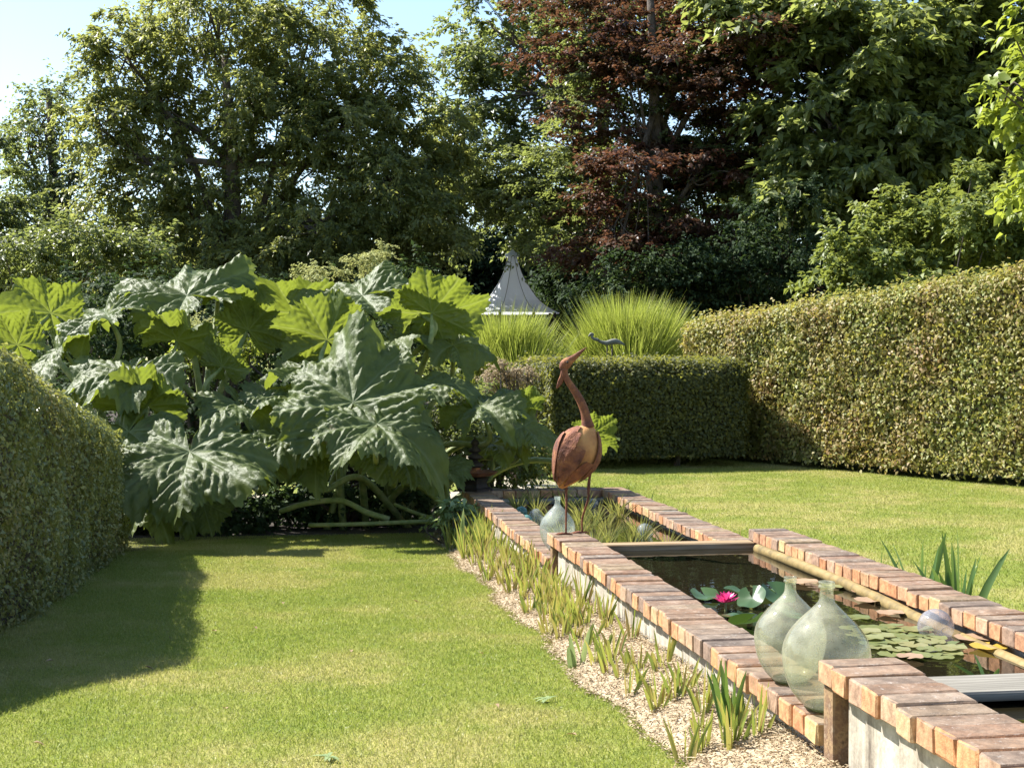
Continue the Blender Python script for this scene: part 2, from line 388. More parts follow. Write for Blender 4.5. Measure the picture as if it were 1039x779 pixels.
# ------------------------------------------------------------------ ground
def sheet(name, xs, ys, off, mat, kind='structure', zf=None, wob=0):
    V = []; Fc = []; nx = len(xs)
    for y in ys:
        for x in xs:
            V.append((x, y, gz(y) + off))
    for j in range(len(ys) - 1):
        for i in range(nx - 1):
            a = j * nx + i; Fc.append((a, a + 1, a + nx + 1, a + nx))
    mb = MB(); mb.add(V, Fc); o = mb.build(name, mat); tag(o, kind=kind); return o
sheet('ground', np.array([-500, -60, -8, 0, 8, 60, 500.]), np.concatenate([[-60, -8], np.arange(0, 20, .5), [25, 40, 80, 200, 600]]), 0, M['lawn'])
def bedz(x, y):
    e = 1.14 + .03 * np.sin(y * 3.1) + .02 * np.sin(y * 7.7 + 1)
    t = np.clip((np.asarray(x) - e) / (1.44 - e), 0, 1); return G(y) + .10 * t ** .8
def strip(name, left, right, off, mat):
    """sheet between two polylines of (x,y)"""
    V = []; Fc = []; n = len(left)
    for (a, b) in zip(left, right):
        for t in (0, .25, .5, .75, 1):
            x = a[0] + (b[0] - a[0]) * t; y = a[1] + (b[1] - a[1]) * t; V.append((x, y, (float(bedz(x, y)) if name == 'mulch_strip' else gz(y)) + off))
    for j in range(n - 1):
        for i in range(4):
            k = j * 5 + i; Fc.append((k, k + 1, k + 6, k + 5))
    mb = MB(); mb.add(V, Fc); return tag(mb.build(name, mat), kind='structure')
ys = np.arange(0.5, 11.9, .15)
BL = [(1.14 + .03 * math.sin(y * 3.1) + .02 * math.sin(y * 7.7 + 1) + .12 * max(0, y - 10.6), y) for y in ys]
strip('mulch_strip', BL, [(1.458, y) for y in ys], .004, M['mulch'])
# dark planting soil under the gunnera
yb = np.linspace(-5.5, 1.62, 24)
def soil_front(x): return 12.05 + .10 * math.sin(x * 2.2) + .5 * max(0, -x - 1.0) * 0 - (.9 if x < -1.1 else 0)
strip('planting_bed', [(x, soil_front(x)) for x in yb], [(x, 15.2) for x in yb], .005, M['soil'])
strip('gravel_path', [(-6, 15.4), (0, 15.3), (2.5, 15.3), (3.3, 16.3), (3.1, 18.5), (3.2, 21.85), (6, 21.9), (9, 22.0)],
      [(-6, 16.5), (0, 16.4), (1.8, 16.4), (2.2, 17), (2.0, 19), (2.0, 23.6), (6, 23.8), (9, 24)], .006, M['gravel'])
strip('woodland_floor', [(-60, 24.5), (-10, 24.5), (1, 24.4), (30, 24.6), (60, 24.6)], [(-60, 90), (-10, 90), (1, 90), (30, 90), (60, 90)], .012, M['soil'])
# grass blades
def blades(name, xr, yr, n, h, wdt, keep=None, label='short mown lawn grass'):
    x = rng.uniform(*xr, n); y = rng.uniform(*yr, n)
    if keep is not None:
        k = keep(x, y); x = x[k]; y = y[k]
    n = len(x)
    pos = np.stack([x, y, G(y)], 1)
    ax = norm(np.stack([rng.normal(0, .55, n), rng.normal(0, .55, n), np.ones(n)], 1))
    nr = norm(np.stack([rng.normal(0, 1, n), rng.normal(0, 1, n), rng.normal(0, .3, n)], 1))
    H = h * rng.uniform(.5, 1.3, n)
    o = leaf_mesh(name, pos, nr, ax, H, wdt * rng.uniform(.7, 1.3, n), M['blade'], None, fold=.0, curl=.25)
    return tag(o, label, 'grass', kind='stuff')
def inview(x, y, pad=40):
    Z = y * CT + x * ST; px = CX + F * (x * CT - y * ST) / Z
    py = HY + F * (CAMZ - G(y)) / Z
    return (px > -pad) & (px < 1039 + pad) & (py < 779 + pad * 1.5)
def lawnL(x, y):
    edge = 1.14 + .03 * np.sin(y * 3.1) + .02 * np.sin(y * 7.7 + 1) + .12 * np.maximum(0, y - 10.6)
    return inview(x, y) & (x < edge + rng.normal(0, .018, len(x)))
blades('lawn_grass', (-1.45, 1.2), (4.0, 12.2), 360000, .016, .0028, lawnL, 'short mown lawn grass left of the brick pond')
blades('lawn_grass', (2.9, 9.5), (5.5, 22), 300000, .024, .0045, lambda x, y: inview(x, y) & (y < 20.6 - (x - 6.5) * 2.2), 'short mown lawn grass between the pond and the right hedge')
# longer fringe at pond edges
n = 3600; y = rng.uniform(4.5, 12.3, n); x = 2.9 + np.abs(rng.normal(0, .06, n)); pos = np.stack([x, y, G(y)], 1)
o = leaf_mesh('lawn_fringe', pos, norm(rng.normal(0, 1, (n, 3)) * [1, 1, .2]), norm(np.stack([rng.normal(0, .3, n), rng.normal(0, .3, n), np.ones(n)], 1)), rng.uniform(.06, .26, n) , .005, M['reed'], fold=0, curl=.2)
tag(o, 'uncut grass along the outer foot of the right pond wall', 'grass', kind='stuff')
# wood chips
n = 42000; y = rng.uniform(3.3, 11.9, n); x = rng.uniform(1.07, 1.475, n)
kx = x > 1.14 + .03 * np.sin(y * 3.1) + .02 * np.sin(y * 7.7 + 1) - .02 - .03 * rng.random(n); x = x[kx]; y = y[kx]; n = len(x)
pos = np.stack([x, y, bedz(x, y) + .006 + rng.random(n) * .012], 1)
nr = norm(np.stack([rng.normal(0, .45, n), rng.normal(0, .45, n), np.ones(n)], 1))
o = leaf_mesh('wood_chips', pos, nr, norm(rng.normal(0, 1, (n, 3)) * [1, 1, .15]), rng.uniform(.007, .026, n) * (1 + (rng.random(n) < .05)), rng.uniform(.003, .008, n), M['chip'], fold=.1, curl=.1)
tag(o, 'pale wood chips and straw covering the narrow bed', 'mulch', kind='stuff')
# ------------------------------------------------------------------ ponds
XL0, XL1, XR0, XR1 = 1.435, 1.655, 2.64, 2.865
def bricks(mb, axis, a0, a1, lo, hi, ztop, h=.065, pitch=.105, jit=.0012):
    n = max(1, round((a1 - a0) / pitch)); p = (a1 - a0) / n
    for i in range(n):
        s = a0 + i * p + .003; e = s + p - .006 + rng.uniform(-.0015, .001)
        d0 = rng.uniform(-.006, .006); d1 = rng.uniform(-.006, .006); dz = rng.normal(0, .0028)
        c = float(rng.random())
        if axis == 1: bevel_box(mb, (lo + d0, s, ztop - h + dz), (hi + d1, e, ztop + dz), .005, c, jit)
        else: bevel_box(mb, (s, lo + d0, ztop - h + dz), (e, hi + d1, ztop + dz), .005, c, jit)
def pond(depth, y0, y1, back, label, pier_near=False, pier_far=True, xr_shift=0):
    zt = CAMZ - depth; zw = zt - .095
    r = empty('raised_pond', ((XL0 + XR1) / 2, (y0 + y1) / 2, gz((y0 + y1) / 2)), label, 'pond', 'stepped ponds in line')
    yb0 = y0
    for (a, b) in ((XL0, XL1), (XR0, XR1)):
        mb = MB(); ye = y1
        bricks(mb, 1, y0, ye, a, b, zt); mb.build('coping', M['brick'], r)
        mb = MB(); bevel_box(mb, (a + .012, y0 + .01, zt - .062), (b - .012, ye - .01, zt - .0065), .002); mb.build('mortar', M['mortar'], r)
        mb = MB()
        oa, ob = (a + .042, b - .012)
        bevel_box(mb, (oa, y0 + .01, zt - .60), (ob, ye - (.115 if pier_far else .01), zt - .067), .004); mb.build('wall', M['concrete'], r)
        if pier_far:
            mb = MB(); zz = zt - .067
            bevel_box(mb, (oa - .026, ye - .075, zz - .55), (ob + .004, ye - .006, zz), .004, .5, .001)
            mb.build('end_pier', M['post'], r)
    if back:
        mb = MB(); bricks(mb, 0, XL1 + .004, XR0 - .004, y1 - .22, y1, zt); mb.build('coping', M['brick'], r)
        mb = MB(); bevel_box(mb, (XL1 - .01, y1 - .205, zt - .6), (XR0 + .02, y1 - .02, zt - .067), .004); mb.build('wall', M['concrete'], r)
    mb = MB(); nx, ny = 8, 24
    xs_ = np.linspace(XL1 - .013, XR0 + .027, nx); ys_ = np.linspace(y0 - (0 if pier_near else 0), y1 - (.2 if back else .0), ny)
    V = [(x, y, zw) for y in ys_ for x in xs_]; Fc = [(j * nx + i, j * nx + i + 1, (j + 1) * nx + i + 1, (j + 1) * nx + i) for j in range(ny - 1) for i in range(nx - 1)]
    mb.add(V, Fc); o = mb.build('pond_water', M['water']); tag(o, kind='structure')
    return r, zt, zw
Y0, Y1, Y2, Y3 = -.6, 3.76, 8.06, 12.32
pN, zN, wN = pond(.847, Y0, Y1, False, 'highest brick coped concrete pond at the bottom right corner')
pM, zM, wM = pond(1.026, Y1 + .004, Y2, False, 'middle brick coped pond with lily pads and floating pole')
pF, zF, wF = pond(1.173, Y2 + .004, Y3, True, 'lowest and farthest brick coped pond full of reeds', pier_far=False)
# dam faces between the ponds
for (yy, zt, par) in ((Y1, zN, pN), (Y2, zM, pM)):
    mb = MB(); bevel_box(mb, (XL1 - .01, yy - .085, zt - .6), (XR0 + .02, yy - .035, zt - (.122 if par is pM else .10)), .004); mb.build('weir', M['concrete'], par)
mb = MB(); bevel_box(mb, (XL1 + .007, Y2 - .15, zM - .108), (XR0 + .0 - .007, Y2 - .03, zM - .060), .006, 0, .001)
tag(mb.build('timber_beam', M['beam']), 'weathered brown timber beam crossing the water between far and middle ponds', 'beam')
mb = MB(); bevel_box(mb, (XL1 + .007, Y1 - .21, zN - .082), (XR0 - .007, Y1 + .0, zN - .056), .004, 0, .001)
tag(mb.build('grey_plank', M['slab']), 'grey plank across the water behind the nearest brick coping', 'plank')
# pole floating along right wall
pp = curve([(2.612, 7.80, wM + .012), (2.613, 7.0, wM + .02), (2.611, 6.2, wM + .016), (2.612, 5.5, wM - .006), (2.612, 4.6, wM - .012), (2.612, 3.9, wM - .014)], 8)
mb = MB(); loft(mb, pp, np.full(len(pp), .028) + rng.normal(0, .0008, len(pp)), 14)
tag(mb.build('floating_pole', M['pole'], smooth=True), 'long mustard brown pole floating along the middle pond wall', 'pole')
# ------------------------------------------------------------------ demijohns
def demijohn(X, Y, z, H, R, mat, label, tilt=0):
    r = empty('demijohn', (X, Y, z), label, 'glass bottle', 'glass demijohns on the coping')
    prof = [(0, .012), (.2, .006), (.34, 0), (.42, .01), (.60, .06), (.80, .15), (.93, .26), (.99, .37), (1, .43), (.955, .52), (.84, .60), (.68, .67), (.51, .73), (.36, .78), (.245, .82), (.175, .855), (.152, .90), (.15, .955)]
    pr = curve(np.array([(a * R, b * H, 0) for a, b in prof]), 3)[:, :2]; pr[:, 0] = np.maximum(pr[:, 0], 0)
    mb = MB(); lathe(mb, pr, (X, Y, z), 48); o = mb.build('bottle', mat, r, smooth=True)
    mb = MB(); lathe(mb, [(0, .001), (.44 * R, .001), (.50 * R, .006), (.47 * R, .016), (.2 * R, .022), (0, .028)], (X, Y, z), 32); mb.build('thick_base', M['glass_base'], r, smooth=True)
    lip = [(.15, .945), (.185, .95), (.19, .965), (.165, .975), (.165, .982), (.188, .987), (.183, 1.0), (.14, 1.0), (.128, .99), (.128, .93)]
    mb = MB(); lathe(mb, [(a * R, b * H) for a, b in lip], (X, Y, z), 32); mb.build('lip', mat, r, smooth=True)
    return r
demijohn(1.53, 4.25, zM + .002, .33, .112, M['glass'], 'slightly smaller clear glass demijohn, behind the larger one on middle coping')
demijohn(1.515, 3.905, zM + .002, .37, .127, M['glass'], 'largest clear glass demijohn, against the end of the nearest coping')
demijohn(1.545, 8.33, zF + .002, .325, .106, M['glass_blue'], 'pale bluish glass demijohn on the far pond wall below the heron')
def ball(X, Y, z, r, mat, label):
    mb = MB(); pr = [(r * math.sin(a), -r * math.cos(a)) for a in np.linspace(0, math.pi, 20)]; lathe(mb, pr, (X, Y, z), 32)
    tag(mb.build('glass_ball', mat, smooth=True), label, 'glass ball', 'glass balls floating in the ponds')
def onwater(px, Z): xc = (px - CX) / F * Z; return xc * CT + Z * ST, Z * CT - xc * ST
for px, Z, r, mt, d, lb in ((951, 5.68, .072, 'ball_lilac', .03, 'lilac tinted glass float resting by the pole in the middle pond'),
                         (654.6, 9.85, .058, 'ball_clear', .04, 'clear glass float by the far pond right wall, beyond the timber beam'),
                         (544, 10.9, .056, 'ball_clear', .03, 'pale clear glass float left of the heron legs among the reeds'),
                         (529, 11.2, .048, 'ball_teal', .025, 'teal glass float farthest left beside the far pond wall'),
                         (534, 10.75, .046, 'ball_teal', .01, 'second teal glass float, just in front of the other teal one'),
                         (602, 11.8, .045, 'ball_clear', .03, 'small white glass float near the back of the far pond')):
    X, Y = onwater(px, Z); ball(X, Y, (wM if mt == 'ball_lilac' else wF) + d, r, M[mt], lb)
# ------------------------------------------------------------------ heron
HZ = 8.08
def hp(x, y, dz=0): return P(540 + x / 3.387, 330 + y / 3.387, HZ + dz)
k = HZ / F / 3.387
def heron():
    foot1 = np.array([1.52, 7.93, zM]); foot2 = np.array([1.625, 7.98, zM])
    r = empty('heron_statue', ((foot1 + foot2) / 2), 'tall rusty metal heron looking up, standing on the brick coping', 'statue')
    sd = RIGHT
    # body: one lofted hull, shoulder to tail
    ax = [(196, 342), (192, 356), (183, 380), (172, 405), (160, 432), (147, 460), (132, 490), (116, 520), (104, 545), (97, 560)]
    rr = [10, 30, 50, 64, 70, 67, 56, 39, 21, 7]
    mb = MB(); loft(mb, curve([hp(*a) for a in ax], 4), curve(np.array([(a * k * 1.06, a * k * .86, 0) for a in rr]), 4)[:, :2], 22, side=RIGHT)
    mb.build('body', M['rust_orange'], r, smooth=True)
    # wing plates: curved overlapping sheets of metal over the hull
    def plate(name, path, wd, off, mat, thick=.0035):
        """path: list of (x,y,phi) along the hull; sheet wd wide hugging the hull radius"""
        A = np.array([hp(*a) for a in ax]); Rr = np.array(rr) * k
        mb = MB(); V = []; nu, nv = 14, 8
        for lay in (0, 1):
            for i in range(nu):
                t = i / (nu - 1); s = path[0] + (path[1] - path[0]) * t
                ii = min(int(s), len(ax) - 2); fr = s - ii
                c = A[ii] * (1 - fr) + A[ii + 1] * fr; R_ = Rr[ii] * (1 - fr) + Rr[ii + 1] * fr
                T = norm(A[ii + 1] - A[ii]); u = norm(RIGHT - T * np.dot(RIGHT, T)); w_ = np.cross(T, u)
                if np.dot(w_, FWD) > 0: w_ = -w_
                half = wd * math.sin(math.pi * min(1, (t * .86 + .14))) ** .6
                for j in range(nv):
                    ph = path[2] + (path[3] - path[2]) * t + half * (j / (nv - 1) - .5)
                    rad = R_ * 1.03 + off - lay * thick + .006 * abs(j / (nv - 1) - .5) * 2
                    V.append(c + u * math.cos(ph) * rad * 1.06 + w_ * math.sin(ph) * rad * .88)
        Fc = []; q = nu * nv
        for i in range(nu - 1):
            for j in range(nv - 1):
                a = i * nv + j; Fc.append((a, a + 1, a + nv + 1, a + nv)); Fc.append((q + a, q + a + nv, q + a + nv + 1, q + a + 1))
        for i in range(nu - 1):
            a = i * nv; Fc.append((a, a + nv, q + a + nv, q + a)); b = a + nv - 1; Fc.append((b, q + b, q + b + nv, b + nv))
        for j in range(nv - 1):
            Fc.append((j, q + j, q + j + 1, j + 1)); b = (nu - 1) * nv + j; Fc.append((b, b + 1, q + b + 1, q + b))
        mb.add(V, Fc); mb.build(name, mat, r, smooth=False)
    pi = math.pi
    plate('wing', (.9, 8.6, pi * .86, pi * .8), 1.25, .006, M['rust'])
    plate('wing', (1.8, 7.6, pi * .66, pi * .70), .62, .012, M['rust'])
    plate('wing', (3.5, 8.8, pi * .50, pi * .60), .62, .017, M['rust'])
    plate('wing', (2.6, 8.2, pi * .98, pi * .9), .9, .013, M['rust'])
    plate('wing', (.8, 6.9, pi * .08, pi * .12), .85, .006, M['rust'])
    plate('wing', (4.6, 8.3, pi * .30, pi * .42), .6, .009, M['rust'])
    # neck
    nk = [(192, 352), (187, 325), (181, 298), (170, 268), (155, 240), (138, 214), (122, 190), (112, 168), (110, 148)]
    nr_ = [24, 18, 15.5, 14.5, 13.5, 12, 11, 11, 13]
    mb = MB(); loft(mb, curve([hp(*a) for a in nk], 4), curve(np.array([(a * k, a * k * .9, 0) for a in nr_]), 4)[:, :2], 14, side=RIGHT)
    mb.build('neck', M['rust'], r, smooth=True)
    mb = MB(); hd = [(103, 158), (106, 148), (112, 137), (122, 127), (134, 118), (150, 106), (168, 91), (186, 76)]
    hr = [5, 14, 18.5, 17, 12.5, 9, 5.5, 1.2]
    loft(mb, curve([hp(*a) for a in hd], 4), curve(np.array([(a * k, a * k * .75, 0) for a in hr]), 4)[:, :2], 14, side=RIGHT)
    h = mb.build('head', M['rust'], r, smooth=True)
    mb = MB(); lathe(mb, [(4 * k * math.sin(a), -4 * k * math.cos(a)) for a in np.linspace(0, pi, 8)], hp(121, 127, -.030 * 1), 10); mb.build('eye', M['iron'], h)
    mb = MB(); loft(mb, curve([hp(107, 150), hp(104, 172), hp(96, 195), hp(84, 217)], 5), curve(np.array([(9 * k, 4 * k, 0), (8 * k, 3 * k, 0), (9 * k, 2.5 * k, 0), (2 * k, 1 * k, 0)]), 5)[:, :2], 8, side=RIGHT)
    mb.build('crest', M['rust'], h, smooth=True)
    for ft, pts in ((foot1, [hp(136, 486), hp(128, 520), hp(118, 552), hp(118, 600)]), (foot2, [hp(212, 440), hp(205, 480), hp(195, 545), hp(192, 600)])):
        mb = MB(); c = curve(pts + [ft * [1, 1, 1] + np.array([0, 0, .09]), ft + np.array([0, 0, .004])], 4)
        rad = np.linspace(.0085, .0055, len(c)); rad[8:10] = .0095
        loft(mb, c, rad, 8); lg = mb.build('leg', M['rust'], r, smooth=True)
        mb = MB()
        for an in (-.9, -.15, .55, 2.9):
            d = RIGHT * math.cos(an) - FWD * math.sin(an) if an < 2 else RIGHT * math.cos(an)
            d = -RIGHT * math.cos(an) * 1.0 - FWD * math.sin(an) * .8
            L = .065 if an < 2 else .04
            loft(mb, [ft + np.array([0, 0, .008]), ft + d * L * .6 + np.array([0, 0, .009]), ft + d * L + np.array([0, 0, .004])], [.006, .0055, .002], 6)
        mb.build('foot', M['rust'], r, smooth=True)
    return r
heron()
# small ornamental bird over the middle hedge
Zb = 22.3
def bp(x, y): return P(x, y, Zb)
kb = Zb / F
r = empty('bird_ornament', (*P(618, 480, Zb)[:2], gz(P(618, 480, Zb)[1])), 'small grey long necked bird ornament on a stake over the middle hedge', 'garden ornament')
mb = MB(); loft(mb, curve([bp(634, 350), bp(629, 347.5), bp(623, 346.5), bp(615, 348), bp(609, 346.5), bp(605, 343.5)], 4), curve(np.array([(.6, .5, 0), (2.0, 1.4, 0), (3.0, 2.2, 0), (2.3, 2.0, 0), (1.6, 1.4, 0), (.9, .9, 0)]) * kb, 4)[:, :2], 10, side=UP); mb.build('body', M['verdigris'], r, smooth=True)
mb = MB(); loft(mb, curve([bp(607, 345), bp(603, 344), bp(600.5, 341.5), bp(601.5, 339.5), bp(599.5, 339), bp(597, 341.5)], 5), np.interp(np.linspace(0, 1, 26), [0, .5, .8, 1], [1.6, 1.3, 1.5, .5]) * kb, 8); mb.build('neck', M['verdigris'], r, smooth=True)
gb = gz(P(618, 400, Zb)[1])
for dx in (-2, 3):
    mb = MB(); a = bp(618 + dx, 348); loft(mb, [a, np.array([a[0], a[1], gb])], [.012, .012], 6); mb.build('leg', M['bark'], r)
# pagoda ornament in the corner
cx_, cy_ = 1.53, 12.16
r = empty('pagoda_ornament', (cx_, cy_, zF), 'dark stacked iron pagoda ornament on the far left corner of the lowest pond', 'garden ornament')
mb = MB(); V = []
lathe(mb, [(.155, .002), (.155, .02), (.12, .028), (.10, .06), (.115, .10), (.13, .115), (.10, .12)], (cx_, cy_, zF), 4); mb.build('base', M['iron'], r)
mb = MB(); lathe(mb, [(0, .118), (.07, .12), (.17, .135), (.205, .165), (.195, .168), (.08, .165), (.05, .18), (.05, .2)], (cx_, cy_, zF), 8); mb.build('roof_tier', M['rust'], r)
for q, (zz, rr_) in enumerate(((.205, .085), (.275, .07), (.335, .055))):
    mb = MB(); lathe(mb, [(.02, zz - .01), (rr_ * .8, zz), (rr_, zz + .018), (rr_ * .5, zz + .04), (.022, zz + .06)], (cx_, cy_, zF), 12); mb.build('stacked_tier', M['iron'], r, smooth=True)
mb = MB(); lathe(mb, [(.022, .39), (.04, .405), (.03, .43), (.008, .45), (.0, .48)], (cx_, cy_, zF), 10); mb.build('finial', M['iron'], r, smooth=True)
# ------------------------------------------------------------------ sword-leaf plants
def sword(name, x, y, z, nb, h, wd, mat, label, cat, group=None, spread=.22, curv=.25, vbias=None):
    mbV = []; vals = []
    for i in range(nb):
        a = rng.uniform(0, 2 * math.pi); s = rng.uniform(.2, 1) * spread
        b = np.array([x, y, z - .01]) + np.array([math.cos(a), math.sin(a), 0]) * rng.uniform(0, .03)
        d = norm(np.array([math.cos(a) * s, math.sin(a) * s, 1.0])); H = h * rng.uniform(.5, 1.08)
        sd = norm(np.cross(d, [math.cos(a + 1.2), math.sin(a + 1.2), .1])); nr = np.cross(sd, d)
        out = np.array([math.cos(a), math.sin(a), -.3]) * curv * s * 2
        ts = np.array([0, .3, .6, .85, 1.0]); ws = np.array([.7, 1, .9, .55, .04]) * wd * rng.uniform(.7, 1.2) * .5
        c = b + d * (H * ts)[:, None] + out * (H * ts ** 2)[:, None]
        L = c - sd * ws[:, None]; Rr = c + sd * ws[:, None]; m_ = c + nr * (ws * .25)[:, None]
        V = np.concatenate([L, m_, Rr]); mbV.append(V); vals.append(rng.random() if vbias is None else np.clip(rng.normal(vbias - .1, .30), 0, 1))
    Fq = [(i, i + 5, i + 6, i + 1) for i in range(4)] + [(i + 5, i + 10, i + 11, i + 6) for i in range(4)]
    o = np_mesh(name, np.array(mbV), Fq, np.array(vals), M[mat]); tag(o, label, cat, group); return o
gI = 'iris clumps in the wood chip bed'
cnt = 0
spots = []
for tries in range(4000):
    y_ = 4.15 + 7.1 * rng.random() ** 1.15; x_ = 1.16 + .26 * rng.random() ** .75
    if all(math.hypot(x_ - a, (y_ - b) * .75) > .066 for a, b in spots): spots.append((x_, y_))
    if len(spots) >= 105: break
for x_, y_ in spots:
    sec = 'farthest pond' if y_ > Y2 else 'middle pond'
    tall = rng.random()
    if y_ > 9.6: lab = 'dense tangle of yellow green iris blades by the far end of the lowest pond wall'; h_, nb, vb = .24, 12, .55
    elif y_ > 8.2: lab = 'yellow green iris clump in wood chips beside the lowest pond wall'; h_, nb, vb = .19, 11, .68
    elif y_ > 6.2: lab = 'yellowing trimmed iris clump in wood chips beside the middle pond wall, heron end'; h_, nb, vb = .15, 12, .72
    else: lab = 'sparse short iris clump in wood chips beside the middle pond wall, near end'; h_, nb, vb = .14, 8, .6
    sword('iris', x_, y_, float(bedz(x_, y_)), nb + rng.integers(-3, 5), h_ * rng.uniform(.65, 1.3), .0135, 'iris', lab, 'plant', gI, .32, .25, vb)
sword('iris', 1.36, 4.32, gz(4.3) + .06, 13, .24, .02, 'iris_green', 'tall dark green iris clump in wood chips nearest the big demijohn', 'plant', None, .22)
sword('iris', 1.30, 4.12, gz(4.1), 8, .22, .018, 'iris', 'upright yellow edged iris at the very bottom of the photo beside the tall green clump', 'plant', None, .2)
sword('iris', 1.17, 10.2, gz(10.2), 2, .46, .032, 'pale', 'tall pale grey green iris blade standing alone by the far pond wall', 'plant', None, .12)
sword('iris', 1.16, 5.75, gz(5.75), 4, .2, .03, 'pale', 'pale broad leaved iris at the lawn edge halfway along the bed', 'plant', None, .2)
# lawn side irises right of the pond
for px, X_, h_, nb, lab in ((935, 3.03, .30, 12, 'dark green iris clump left of the two behind the right pond wall'), (975, 3.04, .34, 13, 'dark green broad iris clump right of the two behind the right pond wall'),
                        (893, 3.02, .22, 3, 'thin iris blades behind the right wall, left of the big iris clumps'), (655, 2.98, .34, 2, 'single tall iris blade behind the far corner of the lowest pond'),
                        (688, 2.97, .22, 3, 'small iris shoots behind the far pond wall, halfway to the beam'), (748, 2.95, .2, 5, 'pale iris tuft where the far right wall meets the middle one')):
    u = (px - CX) / F; Z_ = X_ / (u * CT + ST); Y_ = Z_ * CT - u * Z_ * ST
    sword('iris', X_, Y_, gz(Y_), nb, h_ + .17, .036 if nb > 8 else .02, 'iris_green' if px != 748 else 'iris', lab, 'plant', None, .34 if nb > 6 else .2, .3)
# reeds in far pond
rs = []
for t in range(900):
    y_ = rng.uniform(8.9, 11.9); x_ = rng.uniform(1.78, 2.52)
    if all(math.hypot(x_ - a, (y_ - b) * .6) > .14 for a, b in rs): rs.append((x_, y_))
    if len(rs) >= 24: break
for x_, y_ in rs:
    lab = 'thin yellow green reed clump in the lowest pond, ' + ('back half' if y_ > 10.3 else 'front half near the beam')
    sword('pond_reed', x_, y_, wF - .01, 26, .19, .008, 'reed', lab, 'reed', 'reeds in the lowest pond', .45, .5)
sword('pond_reed', 2.35, 4.55, wM - .01, 3, .12, .022, 'iris_green', 'green blades in middle pond water beyond the nearest coping', 'reed', None, .9)
# ------------------------------------------------------------------ water lilies
def pad(px, Z, w_, R_, mat, label, tilt=0, cup=0, zoff=.004, group='floating lily pads', axis=0):
    X, Y = onwater(px, Z)
    a0 = rng.uniform(0, 6.28); n = 28; V = [(0, 0, 0)]; 
    for ring in (.55, 1.0):
        for i in range(n + 1):
            a = a0 + .22 + (2 * math.pi - .44) * i / n
            rr_ = R_ * ring * (1 + .03 * math.sin(5 * a))
            V.append((rr_ * math.cos(a), rr_ * math.sin(a), cup * ring ** 2 * R_ * (1 + .5 * math.sin(3 * a)) + (.0015 * math.sin(7 * a) if ring > .8 else 0)))
    V = np.array(V)
    V = V[:]; R3 = np.array(Matrix.Rotation(tilt, 3, 'X') @ Matrix.Rotation(0, 3, 'Z')); R4 = np.array(Matrix.Rotation(axis, 3, 'Z'))
    V = V @ R3.T @ R4.T; V[:, 2] -= min(0, V[:, 2].min()) if tilt else 0
    Fc = [(0, i + 1, i + 2) for i in range(n)] + [(i + 1, i + n + 2, i + n + 3, i + 2) for i in range(n)]
    mb = MB(); mb.add(V + [X, Y, w_ + zoff], Fc, float(rng.random()))
    return tag(mb.build('lily_pad', M[mat], smooth=True), label, 'lily pad', group)
ps = []
for t in range(5000):
    px, py = rng.uniform(862, 975), rng.uniform(637, 668)
    if (py - 637) < (px - 935) * .55 or py > 640 + (px-855) * .55: continue
    Z = 1.121 * F / (py - HY); X, Y = onwater(px, Z)
    if X > 2.50: continue
    if all(math.hypot(X - a, Y - b) > .076 for a, b in ps):
        ps.append((X, Y)); pad(px, Z, wM, rng.uniform(.045, .064), 'pad_green', 'green lily pad in the crowded raft behind the biggest demijohn', zoff=.003 + .0016 * (len(ps) % 5), cup=rng.uniform(0, .12))
    if len(ps) >= 34: break
for px, py, R_, m_, lab in ((815, 593, .08, 'pad_brown', 'pinkish brown lily pad farthest from the camera, near the pole'), (885, 612, .075, 'pad_brown', 'brown lily pad beside the pole'), (918, 617, .07, 'pad_brown', 'brown lily pad just beyond the lilac float'),
                        (905, 625, .06, 'pad_brown', 'small brown lily pad at the edge of the green raft'), (878, 603, .06, 'pad_brown', 'brown lily pad right of the demijohn neck'), (990, 651, .075, 'pad_brown', 'brown lily pad touching the lilac float'),
                        (870, 630, .06, 'pad_green', 'green lily pad just right of the demijohn shoulder'), (845, 598, .055, 'pad_green', 'small green lily pad between the brown ones'),
                        (1005, 660, .07, 'pad_yellow', 'yellow lily pad right of the lilac float'), (925, 670, .05, 'pad_brown', 'small brown lily pad nearest the front coping')):
    Z = 1.121 * F / (py - HY); pad(px, Z, wM, R_, m_, lab, zoff=.012, cup=.05)
for px, py, R_, t_, ax_, lab in ((716, 609, .085, .3, .3, 'large tilted lily leaf left of the pink flower'), (764, 617, .085, .7, -.9, 'large upright shiny lily leaf right of the pink flower'), (748, 604, .075, .2, 1.2, 'flat lily leaf behind the pink flower'),
                                (790, 612, .10, .55, .2, 'upturned lily leaf behind the back demijohn'), (742, 630, .085, .15, 2.6, 'dark lily leaf in front of the pink flower'), (775, 603, .08, .2, 2, 'lily leaf at the back of the flower group'), (758, 640, .1, .5, 3.4, 'dark lily leaf against the left wall'), (800, 628, .09, .3, 1, 'lily leaf seen through the back demijohn')):
    Z = 1.121 * F / (py - HY); pad(px, Z, wM, R_ * .82, 'pad_dark', lab, tilt=t_, axis=ax_, zoff=.01, cup=.18)
X, Y = onwater(737, 6.2)
r = empty('water_lily', (X, Y, wM), 'open bright pink water lily flower among lily leaves', 'flower')
